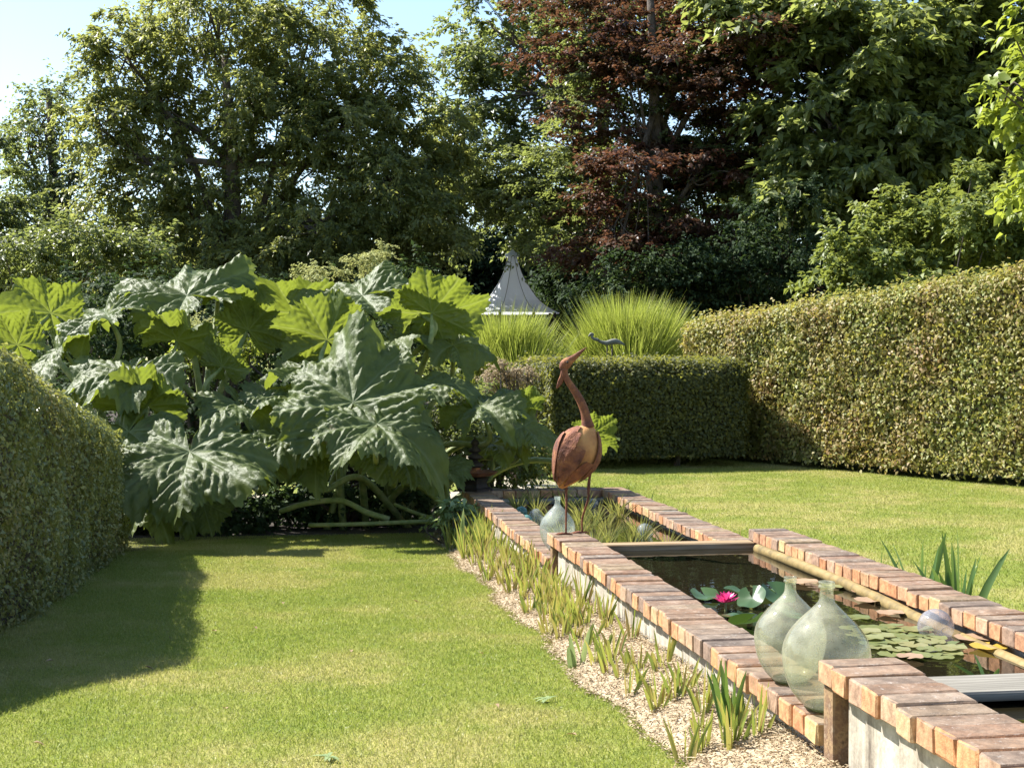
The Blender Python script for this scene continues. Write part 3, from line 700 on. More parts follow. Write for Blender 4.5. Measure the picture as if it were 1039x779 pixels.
for ring, (nP, el, L) in enumerate(((9, .25, .062), (9, .6, .058), (7, .95, .05), (5, 1.2, .04))):
    pos = []; ax_ = []; nr = []
    for i in range(nP):
        a = 2 * math.pi * i / nP + ring * .35; d = np.array([math.cos(a) * math.cos(el), math.sin(a) * math.cos(el), math.sin(el)])
        pos.append(np.array([X, Y, wM + .035]) + d * .006); ax_.append(d); nr.append([-math.cos(a) * math.sin(el), -math.sin(a) * math.sin(el), math.cos(el)])
    leaf_mesh('petal_ring', np.array(pos), np.array(nr), np.array(ax_), L, .024, M['petal'], r, fold=.25, curl=-.12, six=True)
mb = MB(); lathe(mb, [(0, .04), (.010, .042), (.013, .058), (.006, .064), (0, .064)], (X, Y, wM), 10); mb.build('stamens', M['stamen'], r)
mb = MB(); loft(mb, [(X, Y, wM - .05), (X, Y, wM + .042)], [.006, .006], 6); mb.build('stem', M['stalk'], r)
# ------------------------------------------------------------------ hedges
def hedge(path, hfun, depth, side, nleaf, ls, mat, label, gap=.0, trunks=(), round_=.12, rough=.03, name='hedge', endcaps=True, zb=None, topw=1.0, spring=.0):
    """path: polyline of the front foot; side: +1/-1 which way depth goes; hfun(s, pt)->top z"""
    path = np.array(path, float); seg = np.linalg.norm(np.diff(path, axis=0), axis=1); cum = np.concatenate([[0], np.cumsum(seg)]); L = cum[-1]
    def at(s):
        x = np.interp(s, cum, path[:, 0]); y = np.interp(s, cum, path[:, 1]); i = np.clip(np.searchsorted(cum, s, side='right') - 1, 0, len(seg) - 1)
        T = (path[1:] - path[:-1])[i] / seg[i][..., None]; return x, y, T
    r0 = empty(name, (path[:, 0].mean(), path[:, 1].mean(), gz(path[:, 1].mean())), label, 'hedge')
    # cross-section: perimeter param q in 0..1 : front bottom -> front top -> back top -> back bottom
    def surf(s, q, inset=0.0):
        x, y, T = at(s); N = np.stack([T[..., 1], -T[..., 0]], -1) * side  # depth direction (away from front)
        top = hfun(s); bot = G(y) + gap; H = top - bot
        per = 2 * H + depth; d = q * per
        fr = d < H; tp = (d >= H) & (d < H + depth); 
        dn = np.where(fr, 0, np.where(tp, d - H, depth)); z = np.where(fr, bot + d, np.where(tp, top, top - (d - H - depth)))
        nd = np.where(fr, -1., np.where(tp, 0., 1.)); nz = np.where(tp, 1., 0.)
        cz = top - round_; f1 = fr & (z > cz); f2 = tp & (dn < round_); b1 = tp & (dn > depth - round_); b2 = (~fr) & (~tp) & (z > cz)
        ang = np.where(f1, (z - cz) / round_ * 45, np.where(f2, 45 + dn / round_ * 45, np.where(b1, 45 + (depth - dn) / round_ * 45, np.where(b2, (z - cz) / round_ * 45, 0))))
        ang = np.radians(ang); cur = f1 | f2 | b1 | b2; sgn = np.where(f1 | f2, -1., 1.); cc = np.where(f1 | f2, round_, depth - round_)
        dn = np.where(cur, cc + sgn * round_ * np.cos(ang), dn); z = np.where(cur, cz + round_ * np.sin(ang), z)
        nd = np.where(cur, sgn * np.cos(ang), nd); nz = np.where(cur, np.sin(ang), nz)
        wav = .03 * np.sin(s * 2.3 + z * 3) + .02 * np.sin(s * 5.1 - z * 6 + 1)
        dn = dn - nd * (-1) * wav * (1) * -1 if False else dn + nd * wav
        dn = dn - nd * inset; z = z - nz * inset
        pos = np.stack([x + N[..., 0] * dn, y + N[..., 1] * dn, z], -1)
        nr = norm(np.stack([N[..., 0] * nd, N[..., 1] * nd, nz], -1)); return pos, nr, H
    # twiggy core
    ns, nq = max(8, int(L * 3)), 30
    ss, qq = np.meshgrid(np.linspace(.04, L - .04, ns), np.linspace(0, 1, nq), indexing='ij')
    pos, nr, H = surf(ss.ravel(), qq.ravel(), .10)
    Fc = [(i * nq + j, i * nq + j + 1, (i + 1) * nq + j + 1, (i + 1) * nq + j) for i in range(ns - 1) for j in range(nq - 1)]
    Fc += [(i * nq + nq - 1, i * nq, (i + 1) * nq, (i + 1) * nq + nq - 1) for i in range(ns - 1)]
    Fc += [tuple(range(nq)), tuple((ns - 1) * nq + j for j in range(nq))[::-1]]
    mb = MB(); mb.add(pos, Fc); mb.build('twig_core', M['twig'], r0)
    # leaves
    s = rng.uniform(0, L, nleaf); q = rng.uniform(0, 1, nleaf)
    pos, nr, H = surf(s, q); ins = np.abs(rng.normal(0, .045, nleaf)); pos = pos - nr * ins[:, None] + nr * (rng.random(nleaf) < .06)[:, None] * rough * 2 + rng.normal(0, rough * .5, (nleaf, 3))
    if spring: pos += np.array([0, 0, 1.0]) * ((nr[:, 2] > .6) * rng.random(nleaf) ** 2 * spring)[:, None]
    if endcaps:
        ne = int(nleaf * .5 * depth / L); P2 = []; N2 = []
        for e, sg in ((0.0, -1), (L, 1)):
            x, y, T = at(np.full(ne, e)); N = np.stack([T[:, 1], -T[:, 0]], -1) * side
            a = rng.uniform(0, depth, ne); top = hfun(np.full(ne, e)); z = G(y) + gap + rng.random(ne) * (top - G(y) - gap)
            pp_ = np.stack([x + N[:, 0] * a, y + N[:, 1] * a, z], -1) + np.concatenate([T, np.zeros((ne, 1))], 1) * sg * (rng.normal(0, .03, (ne, 1)))
            P2.append(pp_); N2.append(np.concatenate([T * sg, np.full((ne, 1), .1)], 1))
        pos = np.vstack([pos] + P2); nr = np.vstack([nr] + N2)
    n = len(pos)
    nn = norm(nr + rng.normal(0, .55, (n, 3)) + [0, 0, .25]); ax_ = norm(rng.normal(0, .8, (n, 3)) + [0, 0, -.3] + nr * .4)
    sz = ls * rng.uniform(.6, 1.35, n)
    leaf_mesh('foliage', pos, nn, ax_, sz, sz * .62, M[mat], r0, fold=.2, curl=.2)
    for (tx, ty) in trunks:
        mb = MB(); z0 = gz(ty); loft(mb, [(tx, ty, z0 - .02), (tx + .02, ty, z0 + gap * .6), (tx, ty, z0 + gap + .3)], [.055, .04, .035], 8); mb.build('trunk', M['bark'], r0)
    return r0
# left hedge: foot runs away from the camera at x = -1.3, wave-shaped top
def hl(s):
    y = s + 3.0
    return CAMZ + np.interp(y, [3, 5.2, 6.1, 6.9, 7.4, 7.9, 8.8, 10.0, 10.8, 11.3], [-.85, -.8, -.45, .07, .08, -.01, -.20, -.40, -.52, -.58])
hedge([(-1.42, 3.0), (-1.38, 7.0), (-1.27, 10.0), (-1.33, 11.3)], hl, 1.1, -1, 130000, .030, 'hedge_l', 'shaded clipped hedge with sunlit sloping top at the left edge', round_=.22, rough=.014, spring=.03)
# middle hedge
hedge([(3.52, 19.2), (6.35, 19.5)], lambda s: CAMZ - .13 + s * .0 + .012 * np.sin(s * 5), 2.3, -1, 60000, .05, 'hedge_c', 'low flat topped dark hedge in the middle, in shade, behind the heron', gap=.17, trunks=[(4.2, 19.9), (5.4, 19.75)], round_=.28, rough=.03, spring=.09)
# right hedge
RP = [(6.11, 21.9), (6.5, 20.6), (8.6, 15.9), (10.6, 11.4)]
def hr_(s):
    tot = 0; return CAMZ + np.interp(s, [0, 1.36, 6.5, 11.4], [.50, .58, 1.03, 1.35]) + .015 * np.sin(s * 3) + .015 * np.sin(s * 7.3)
hedge(RP, hr_, 1.3, -1, 170000, .055, 'hedge_r', 'tall sunlit olive and bronze clipped hornbeam hedge on the right', gap=.11, round_=.2, rough=.06, spring=.07)
# ------------------------------------------------------------------ gunnera
LOB = np.radians([0, 42, -42, 88, -88, 134, -134]); LL = np.array([1.0, .97, .95, .9, .88, .74, .72])
def gun_leaf(att, n_, m_, R_, parent, base, seed, droop=.25, cup=.12):
    g = np.random.default_rng(seed)
    NA, NR = 330, 26
    ph = np.linspace(-math.pi * .94, math.pi * .94, NA)
    lob = LOB + g.normal(0, .06, 7); ll = LL * g.uniform(.9, 1.08, 7)
    d = np.abs(ph[:, None] - lob[None])
    w0 = np.radians(30)
    rl = ll * (1 - g.uniform(.14, .30) * (d / w0) ** 1.8); R0 = np.maximum(rl.max(1), .68)
    tri = lambda x: 2 * np.abs(x - np.floor(x + .5))
    th_ = 1 + .10 * np.sin(ph * 3.1 + g.uniform(0, 6)) + .075 * (tri(ph * 4.3 + g.random()) - .5) + .06 * (tri(ph * 9.7 + .4 * np.sin(ph * 5)) - .5) + .035 * (tri(ph * 21 + np.sin(ph * 7)) - .5) + .008 * g.normal(0, 1, NA)
    Ro = R0 * th_
    edge = np.clip((math.pi * .94 - np.abs(ph)) / .35, 0, 1); Ro = Ro * (.35 + .65 * edge ** .5)
    rho = np.linspace(0, 1, NR) ** .85
    rr, pp_ = rho[None] * Ro[:, None], np.repeat(ph[:, None], NR, 1)
    kk = np.argmin(d, 1)[:, None]; dl = pp_ - lob[kk]
    s_ = rr * np.sin(dl); t_ = rr * np.cos(dl); x = rr * np.sin(pp_); y = rr * np.cos(pp_)
    z = cup * rr ** 2 - droop * rr ** 3.2
    z += .28 * (np.abs(s_)) * (1 - rr * .3)
    fq = 15
    c_ = t_ * fq - np.abs(s_) * fq * .9 + g.random() * 0
    z += .036 * np.abs(np.sin(c_ * math.pi * .5 + np.sin(t_ * 9) * .6)) * np.clip(np.abs(s_) * 9, 0, 1) + .016 * np.sin(x * 31 + 2 * np.sin(y * 17)) * np.sin(y * 29 + 2 * np.sin(x * 19)) * np.clip(rr * 3, 0, 1) * np.clip(rr * 3, 0, 1)
    z += .15 * rr ** 2 * np.sin(pp_ * 3.3 + g.uniform(0, 6)) + .15 * rr ** 2.4 * np.sin(pp_ * 7.5 + g.uniform(0, 6)) + .035 * rr ** 3 * np.sin(pp_ * 16 + g.uniform(0, 6)) + .018 * rr ** 4 * np.sin(pp_ * 33) + g.uniform(-.15, .15) * rr ** 2 * np.sin(pp_ + g.uniform(0, 6))
    z += .03 * np.sin(x * 5 + g.uniform(0, 6)) * np.sin(y * 4 + g.uniform(0, 6)) * rr * 1.6
    vein = np.maximum(np.exp(-(s_ / .014) ** 2), .55 * np.exp(-(np.sin(c_ * math.pi * .5) / .16) ** 2) * np.clip(np.abs(s_) * 12, 0, 1))
    n_ = norm(np.array(n_)); m_ = np.array(m_) - n_ * np.dot(m_, n_); m_ = norm(m_); q_ = np.cross(m_, n_)
    W = att + R_ * (x[..., None] * q_ + y[..., None] * m_ + z[..., None] * n_)
    V = W.reshape(-1, 3); Fc = [(i * NR + j, i * NR + j + 1, (i + 1) * NR + j + 1, (i + 1) * NR + j) for i in range(NA - 1) for j in range(NR - 1)]
    me = bpy.data.meshes.new('leaf'); me.from_pydata(V.tolist(), [], Fc)
    a = me.attributes.new('vein', 'FLOAT', 'POINT'); a.data.foreach_set('value', vein.reshape(-1).astype(np.float32)); me.shade_smooth()
    o = link('leaf', me, M['gunnera'], parent)
    mb = MB(); st = att - n_ * .02
    mid = base * .45 + st * .55 + np.array([0, 0, .12]); mid2 = st - n_ * .22 - np.array([0, 0, .1])
    c = curve([base, mid, mid2, st], 7); loft(mb, c, np.interp(np.linspace(0, 1, len(c)), [0, .8, 1], [.035, .022, .012]), 8)
    mb.build('stalk', M['stalk'], o, smooth=True)
    return o
GL = [  # plant, px, py, Z, Rpx, normal(r,t,u), main lobe(r,t,u), droop
 (0, 190, 300, 12.9, 82, (-.05, .62, .78), (-.15, .1, .5), .35), (0, 108, 318, 12.6, 62, (-.25, .60, .76), (-.6, .3, .2), .35),
 (0, 52, 318, 13.4, 52, (.2, -.75, .5), (-.5, 0, .9), .2), (0, 18, 350, 13.0, 46, (.1, -.8, .5), (-.8, 0, .6), .2),
 (0, 62, 352, 12.5, 62, (-.4, .5, .55), (-.5, .3, -.3), .3), (0, 135, 376, 11.9, 72, (0, .42, .9), (-.2, .5, 0), .35),
 (0, 150, 412, 11.7, 55, (0, -.75, .65), (0, .6, .6), .1), (0, 226, 372, 12.4, 36, (.2, -.8, .5), (.2, 0, .9), .2),
 (0, 252, 335, 13.2, 46, (.3, -.85, .4), (.2, 0, .9), .2), (0, 192, 458, 11.0, 98, (.0, .66, .75), (.1, .7, -.6), .4),
 (0, 130, 438, 11.4, 72, (-.2, .62, .72), (-.6, .4, -.2), .35), (0, 240, 408, 12.0, 62, (.1, .5, .85), (.5, .4, 0), .35),
 (0, 262, 462, 11.6, 42, (.1, .65, .7), (.1, .6, -.7), .35), (0, 150, 505, 11.6, 55, (-.1, .7, .65), (-.2, .6, -.7), .35),
 (0, 205, 510, 11.9, 40, (.1, .7, .6), (.3, .6, -.7), .3), (0, 222, 290, 13.5, 52, (.2, .5, .8), (.6, .1, .2), .35),
 (1, 358, 408, 11.5, 98, (-.05, .82, .55), (-.15, -.3, .9), .25), (1, 332, 345, 12.6, 58, (.3, -.85, .4), (-.3, -.1, .9), .15),
 (1, 368, 300, 13.1, 74, (-.1, .62, .75), (-.3, .2, .5), .35), (1, 412, 296, 13.5, 50, (.15, .45, .85), (.6, .2, .3), .35),
 (1, 438, 318, 12.8, 56, (-.05, -.8, .55), (.95, -.1, .3), .1), (1, 425, 318, 12.9, 44, (-.6, -.65, .3), (-.1, 0, 1), .1),
 (1, 382, 430, 11.2, 76, (.1, .60, .78), (.3, .6, -.4), .42), (1, 405, 458, 11.5, 52, (.2, .65, .65), (.2, .5, -.8), .35),
 (1, 290, 400, 12.1, 55, (-.1, .45, .88), (-.3, .5, -.1), .3), (1, 322, 462, 11.7, 44, (-.1, .65, .7), (-.1, .6, -.7), .35),
 (1, 488, 412, 12.2, 56, (-.2, .5, .8), (-.1, .3, .6), .4), (1, 532, 432, 12.5, 50, (.3, .45, .8), (.7, .3, -.2), .4),
 (1, 528, 412, 12.8, 26, (.1, -.75, .6), (.6, 0, .6), .2), (1, 600, 440, 13.0, 34, (.1, -.75, .6), (.95, 0, .2), .2),
 (1, 450, 474, 11.9, 38, (.1, .6, .7), (.3, .5, -.7), .35), (1, 300, 318, 13.4, 50, (-.3, -.7, .5), (-.5, 0, .8), .2),
 (1, 460, 350, 12.9, 45, (.1, .5, .8), (.5, .3, .1), .35),
 (0, 75, 420, 12.2, 62, (-.3, .6, .6), (-.5, .5, -.4), .35), (0, 180, 345, 12.6, 50, (.1, -.6, .8), (.3, .4, .2), .2),
 (1, 312, 372, 12.4, 52, (-.3, .4, .9), (-.7, .3, .1), .35), (1, 425, 392, 12.2, 60, (.2, .35, .9), (.7, .3, -.1), .4),
 (1, 395, 345, 12.7, 50, (0, .3, .95), (.2, .5, .1), .35), (0, 100, 480, 12.0, 55, (0, .7, .6), (-.4, .5, -.6), .35),
 (0, 285, 440, 11.7, 55, (.1, .4, .9), (.5, .5, -.2), .4), (1, 500, 450, 12.6, 44, (.1, .4, .85), (.2, .5, -.3), .4)]
roots = []
for i, (rx, lb) in enumerate(((175, 'giant rhubarb like gunnera with huge lobed leaves, left plant beside the left hedge'), (400, 'giant gunnera with huge lobed leaves, right plant beside the pond corner'))):
    b = P(rx, 520, 13.0); b[2] = gz(b[1]); roots.append((empty('gunnera', b, lb, 'plant', 'gunnera plants'), b))
for i, (pl, px, py, Z, Rp, nn, mm, dr) in enumerate(GL):
    Rp = Rp * 1.0; nn = (nn[0] + rng.normal(0, .12), nn[1] * (.72 if nn[1] > .6 else .55 if nn[1] > 0 else .9), nn[2]); root, b = roots[pl]; bb = b + np.array([rng.normal(0, .35), rng.normal(0, .2), 0]); bb[2] = gz(bb[1]) - .03
    gun_leaf(P(px, py, Z), cdir(*nn), cdir(*mm), Rp * Z / F, root, bb, 100 + i, dr)
# creeping stems on the soil
for pts, rad in (([(284, 519, 11.9), (310, 511, 11.8), (345, 508, 11.8), (372, 520, 11.7), (395, 527, 11.7)], .024), ([(313, 533, 11.7), (360, 532, 11.6), (436, 529, 11.6)], .018), ([(400, 512, 12.0), (420, 520, 11.9), (432, 524, 11.8)], .016)):
    pts3 = [P(*p) for p in pts]; pts3 = [np.array([a, b_, max(c_, gz(b_) + rad * .9)]) for a, b_, c_ in pts3]
    mb = MB(); c = curve(pts3, 6); loft(mb, c, np.full(len(c), rad), 10); mb.build('creeping_stem', M['stalk'], roots[1][0], smooth=True)
# ------------------------------------------------------------------ foliage masses
def clusters(lobes, ncl, bias=.45):
    vol = np.array([l[3] * l[4] * l[5] for l in lobes]); vol = vol ** .67; pr = vol / vol.sum(); out = []
    for i in range(ncl):
        l = lobes[rng.choice(len(lobes), p=pr)]; d = norm(rng.normal(0, 1, 3)); rr = rng.random() ** bias
        out.append(np.concatenate([np.array(l[:3]) + d * rr * np.array(l[3:6]), d]))
    return np.array(out)
def spray(cl, per, size, flat, droop, lsz, asp, mat, parent, six=False, up=.8, name='crown', fold=.2):
    n = len(cl) * per
    c = np.repeat(cl[:, :3], per, 0); d = np.repeat(cl[:, 3:], per, 0)
    sz = np.repeat(size * rng.uniform(.6, 1.4, len(cl)), per)[:, None]
    kt = 9; nt_ = len(cl) * kt
    td = norm(rng.normal(0, 1, (nt_, 3)) * [1, 1, flat] + np.repeat(cl[:, 3:], kt, 0) * [.7, .7, .4]) * rng.uniform(.6, 1.25, (nt_, 1))
    ti = np.repeat(np.arange(len(cl)) * kt, per) + rng.integers(0, kt, n); d2 = td[ti]
    t = rng.random((n, 1)) ** .75
    pos = c + (d2 * t + np.array([0, 0, -1.0]) * droop * .45 * t ** 2 + rng.normal(0, .05, (n, 3))) * sz * 1.05
    nn = norm(rng.normal(0, .42, (n, 3)) + [0, 0, up] + d * .3)
    ax_ = norm(norm(d2) + rng.normal(0, .55, (n, 3)) + [0, 0, -droop * (.3 + t.mean())])
    s_ = lsz * rng.uniform(.6, 1.35, n)
    cv = np.repeat(rng.uniform(-.25, .25, len(cl)), per); val = np.clip(rng.random(n) * .7 + .15 + cv, 0, 1)
    return leaf_mesh(name, pos, nn, ax_, s_, s_ * asp, M[mat], parent, val=val, six=six, fold=fold, curl=.2)
def lobe(px, py, Z, rx, ry, rd=None):
    p = P(px, py, Z); k_ = Z / F; return (p[0], p[1], p[2], rx * k_, (rd if rd else rx) * k_, ry * k_)
def tree(name, label, bpx, Z, tr, lobes, ncl, per, size, flat, droop, lsz, asp, mat, cat='tree', group=None, six=False, bias=.45, limbs=26, bark='bark', up=.8, toppy=60, wob=.3, extra=None, nlimb=14):
    b = P(bpx, 400, Z); b[2] = gz(b[1]); r = empty(name, b, label, cat, group)
    L = [lobe(*l) for l in lobes]; cl = clusters(L, ncl, bias)
    spray(cl, per, size, flat, droop, lsz, asp, mat, r, six, up)
    if extra: spray(clusters([lobe(*l) for l in extra[0]], extra[1], bias), per, size, flat, droop, lsz, asp, extra[2], r, six, up)
    mb = MB(); top = P(bpx, toppy, Z); top[:2] = b[:2]
    H = top[2] - b[2]; ts = np.linspace(0, 1, 8)
    tp = np.array([[b[0] + wob * math.sin(t * 4) * t * .5, b[1] + wob * math.cos(t * 3) * t * .4, b[2] - .05 + H * t] for t in ts])
    loft(mb, tp, tr * (1 - .75 * ts), 10)
    for l in L[:nlimb]:
        s = tp[rng.integers(2, 6)]; e = np.array(l[:3]); m_ = (s + e) / 2 + np.array([0, 0, .1 * np.linalg.norm(e - s)]) + rng.normal(0, .15, 3)
        c = curve([s, m_, e], 6); loft(mb, c, np.linspace(tr * .30, tr * .08, len(c)), 7)
        near = cl[np.argsort(np.linalg.norm(cl[:, :3] - e, axis=1))[:limbs * 2]]
        for q in near[::2]:
            s2 = c[rng.integers(4, len(c))]; e2 = q[:3]; m2 = (s2 + e2) / 2 + rng.normal(0, .12, 3)
            c2 = curve([s2, m2, e2], 4); loft(mb, c2, np.linspace(tr * .08, .008, len(c2)), 5)
    mb.build('trunk', M[bark], r, smooth=True)
    return r
gT = 'trees behind the garden'
# left spreading tree
tree('broadleaf_tree', 'large spreading tree with drooping yellow green foliage behind the gunnera', 235, 31, .3,
     [(130, 60, 31.5, 55, 55), (100, 130, 30.5, 35, 50), (215, 15, 31.5, 80, 60), (315, 40, 31.5, 75, 70), (270, 110, 30.5, 70, 60), (350, 130, 31, 75, 70), (400, 190, 30.5, 75, 60), (130, 200, 30.5, 60, 38), (230, 200, 31, 80, 55), (330, 235, 30.5, 90, 40), (440, 160, 31.5, 45, 60), (165, 120, 31.5, 40, 60), (400, 90, 31.5, 38, 60), (150, 262, 31, 70, 30), (260, 275, 30, 70, 30), (370, 275, 30, 70, 30), (440, 232, 30, 36, 40)],
     800, 165, .5, .7, 1.0, .125, .42, 'walnut', group=gT, limbs=14, toppy=60)
tree('broadleaf_tree', 'thin open crowned tree with bare branches showing, far left', 55, 44, .3,
     [(50, 110, 44, 40, 38), (30, 150, 44, 30, 30), (75, 160, 44, 25, 40), (45, 200, 44, 50, 40)], 90, 100, .6, .6, .3, .13, .6, 'green', group=gT, limbs=20, toppy=90)
tree('broadleaf_tree', 'dark rounded tree cut by the left edge, under the thin tree', -10, 34, .3,
     [(-20, 190, 34, 60, 70), (10, 250, 34, 60, 60), (-40, 260, 33, 70, 90), (60, 280, 34, 50, 50)], 150, 170, .5, .7, .4, .11, .6, 'green', group=gT, toppy=180, limbs=8)
tree('broadleaf_tree', 'light green airy tree between the spreading tree and the copper beech', 610, 37, .35,
     [(500, 30, 37, 55, 60), (480, 110, 37, 45, 55), (560, 60, 38, 60, 70), (520, 170, 37, 65, 55), (600, -20, 38, 80, 50), (460, 200, 37, 50, 55), (660, 40, 38, 60, 70), (600, 190, 38, 60, 50), (560, 225, 38, 60, 40)],
     420, 150, .6, .6, .3, .13, .62, 'green', group=gT, limbs=14, toppy=10, nlimb=5)
tiers = [(rng.uniform(565, 840), rng.uniform(-20, 310), 31 + rng.uniform(-1.6, 1.6), rng.uniform(38, 75), rng.uniform(7, 15)) for _ in range(60)] + [(620, 205, 30, 60, 10), (690, 225, 29.6, 70, 12), (660, 250, 29.5, 60, 10), (750, 262, 29.5, 60, 12), (640, 170, 29.6, 70, 12), (560, 60, 31, 45, 14), (580, 110, 31, 50, 14)]
tiers = [t_ for t_ in tiers if not (t_[0] - t_[3] * 1.0 < 560 and t_[1] > 170)]
tree('copper_beech', 'tall copper beech with dark red layered branches at the centre', 662, 31, .28, tiers, 760, 135, .5, .2, .3, .105, .62, 'copper', group=gT, limbs=10, toppy=-20, up=1.3, bias=.6, nlimb=10,
     extra=([(720, 60, 31.8, 90, 70), (620, 120, 31.8, 90, 90), (560, 200, 31.6, 70, 60), (740, 200, 31.6, 60, 60), (660, 250, 31.8, 90, 50), (700, 150, 31, 90, 60), (620, 60, 32.5, 90, 60), (780, 180, 32, 60, 90)], 330, 'green'))
tree('broadleaf_tree', 'big glossy leaved dark green tree filling the upper right', 905, 30, .4,
     [(770, 15, 30, 75, 45), (860, 60, 29.5, 85, 80), (830, 115, 29, 60, 50), (930, 40, 30, 90, 90), (900, 140, 29.5, 95, 70), (980, 130, 30, 80, 110), (850, 190, 29.2, 90, 36), (1010, 40, 30, 80, 90), (960, 210, 30, 80, 40), (1060, 130, 31, 70, 120)],
     430, 160, .62, .5, .8, .22, .5, 'oak', group=gT, limbs=9, toppy=20)
# dark background wood
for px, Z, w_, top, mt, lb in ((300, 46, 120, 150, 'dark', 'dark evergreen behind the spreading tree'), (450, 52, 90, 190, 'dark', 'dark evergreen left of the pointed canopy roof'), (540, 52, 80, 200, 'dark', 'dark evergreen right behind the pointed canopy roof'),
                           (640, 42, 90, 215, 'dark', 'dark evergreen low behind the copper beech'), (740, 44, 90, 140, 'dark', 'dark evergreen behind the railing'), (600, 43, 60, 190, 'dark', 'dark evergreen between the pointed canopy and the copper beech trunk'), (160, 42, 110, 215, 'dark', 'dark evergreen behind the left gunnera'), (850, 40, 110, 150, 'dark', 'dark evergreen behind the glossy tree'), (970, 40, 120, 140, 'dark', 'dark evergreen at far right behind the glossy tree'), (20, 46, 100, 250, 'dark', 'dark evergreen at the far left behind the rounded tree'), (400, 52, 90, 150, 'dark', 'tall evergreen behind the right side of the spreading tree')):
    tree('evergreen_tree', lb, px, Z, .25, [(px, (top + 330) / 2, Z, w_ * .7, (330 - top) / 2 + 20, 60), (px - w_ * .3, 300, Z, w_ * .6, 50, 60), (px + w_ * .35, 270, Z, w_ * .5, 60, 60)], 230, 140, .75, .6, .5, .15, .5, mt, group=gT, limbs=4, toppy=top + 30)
# far continuous wood closing the view
cl = []
for i in range(1500):
    a = rng.uniform(-42, 34); yy = rng.uniform(52, 62); cl.append((a + 8, yy, gz(yy) + rng.random() ** .8 * (5.4 + .9 * math.sin(a * .5) + .6 * math.sin(a * 1.3)), 0, -1, 0))
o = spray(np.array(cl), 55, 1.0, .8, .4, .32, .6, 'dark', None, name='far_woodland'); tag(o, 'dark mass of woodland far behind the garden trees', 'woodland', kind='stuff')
# shrubs
def shrub(name, label, px, Z, lobes, ncl, per, size, lsz, asp, mat, droop=.4, six=False, flat=.7, stem=.03, extra=None, up=.8):
    b = P(px, 400, Z); b[2] = gz(b[1]); r = empty(name, b, label, 'shrub')
    cl = clusters([lobe(*l) for l in lobes], ncl, .5); cl[:, 2] = np.maximum(cl[:, 2], G(cl[:, 1]) + size * .3)
    spray(cl, per, size, flat, droop, lsz, asp, mat, r, six, name='foliage', up=up)
    mb = MB()
    for q in cl[::max(1, ncl // 14)]:
        c = curve([b - [0, 0, .03], (b + q[:3]) / 2 + rng.normal(0, .08, 3) + [0, 0, .1], q[:3]], 4); loft(mb, c, np.linspace(stem, .006, len(c)), 5)
    mb.build('stems', M['bark'], r); return r
shrub('bright_shrub', 'bright yellow green shrub rising behind the right hedge', 930, 22.6, [(862, 268, 23, 38, 36), (920, 240, 23.4, 60, 48), (1000, 225, 23, 65, 60), (900, 290, 23, 60, 40), (1050, 230, 23, 60, 60)], 190, 120, .34, .11, .55, 'shrubg')
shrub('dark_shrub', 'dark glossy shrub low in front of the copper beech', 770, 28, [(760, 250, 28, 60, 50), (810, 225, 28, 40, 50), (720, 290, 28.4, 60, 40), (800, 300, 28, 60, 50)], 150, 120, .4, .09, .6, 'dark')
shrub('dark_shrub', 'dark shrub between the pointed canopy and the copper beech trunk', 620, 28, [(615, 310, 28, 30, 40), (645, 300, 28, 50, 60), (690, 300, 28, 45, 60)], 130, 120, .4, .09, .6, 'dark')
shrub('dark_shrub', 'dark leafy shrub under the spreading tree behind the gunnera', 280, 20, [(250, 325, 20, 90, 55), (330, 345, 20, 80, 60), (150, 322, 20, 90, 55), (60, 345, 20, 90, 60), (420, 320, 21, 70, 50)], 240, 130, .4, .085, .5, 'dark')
shrub('leafy_shrub', 'dappled green shrub between the gunnera and the pond corner', 500, 14.5, [(470, 440, 14.4, 45, 50), (510, 455, 14.5, 45, 40), (535, 460, 14.6, 28, 30), (440, 400, 14.6, 40, 40)], 130, 90, .2, .05, .5, 'green')
shrub('leafy_shrub', 'dark undergrowth added to fill the shaded gaps behind the left gunnera', 150, 15, [(60, 440, 15, 80, 80), (170, 450, 15, 90, 80), (270, 450, 15, 80, 80)], 150, 110, .3, .07, .5, 'dark')  # added filler: dark leaf colour stands for the shade behind the plant
shrub('leafy_shrub', 'dark undergrowth added to fill the shaded gaps behind the right gunnera', 380, 15, [(350, 450, 15, 80, 70), (430, 470, 15, 50, 60), (330, 380, 15, 60, 50)], 130, 110, .3, .07, .5, 'dark')  # same dark filler for the shaded gaps of the right plant
shrub('leafy_shrub', 'low dark leaves added to deepen the shade on the soil beneath the gunnera, middle', 350, 12.9, [(330, 510, 12.9, 50, 22), (400, 505, 13.0, 45, 26), (280, 515, 12.8, 40, 24)], 90, 70, .16, .06, .6, 'dark')  # dark leaves added because the shaded soil came out too pale
shrub('leafy_shrub', 'low dark leaves added to deepen the shade beside the left hedge end', 180, 12.5, [(170, 520, 12.5, 50, 26), (230, 525, 12.4, 40, 22), (130, 510, 12.6, 40, 30)], 90, 70, .16, .06, .6, 'dark')  # more added dark leaves, deepening the shade at ground level
shrub('plume_shrub', 'creamy green flowering shrub showing above the gunnera leaves', 345, 15.5, [(322, 290, 15.5, 26, 26), (376, 262, 15.5, 24, 16), (285, 315, 15.5, 20, 20), (210, 345, 15.2, 25, 18)], 90, 130, .13, .035, .5, 'plume')
shrub('plume_shrub', 'pinkish buff plumes beside the left end of the middle hedge', 525, 17.4, [(522, 382, 17.4, 9, 9), (536, 377, 17.4, 5, 9), (508, 372, 17.3, 7, 5), (495, 385, 17.4, 6, 12)], 36, 110, .10, .03, .5, 'pink_plume')
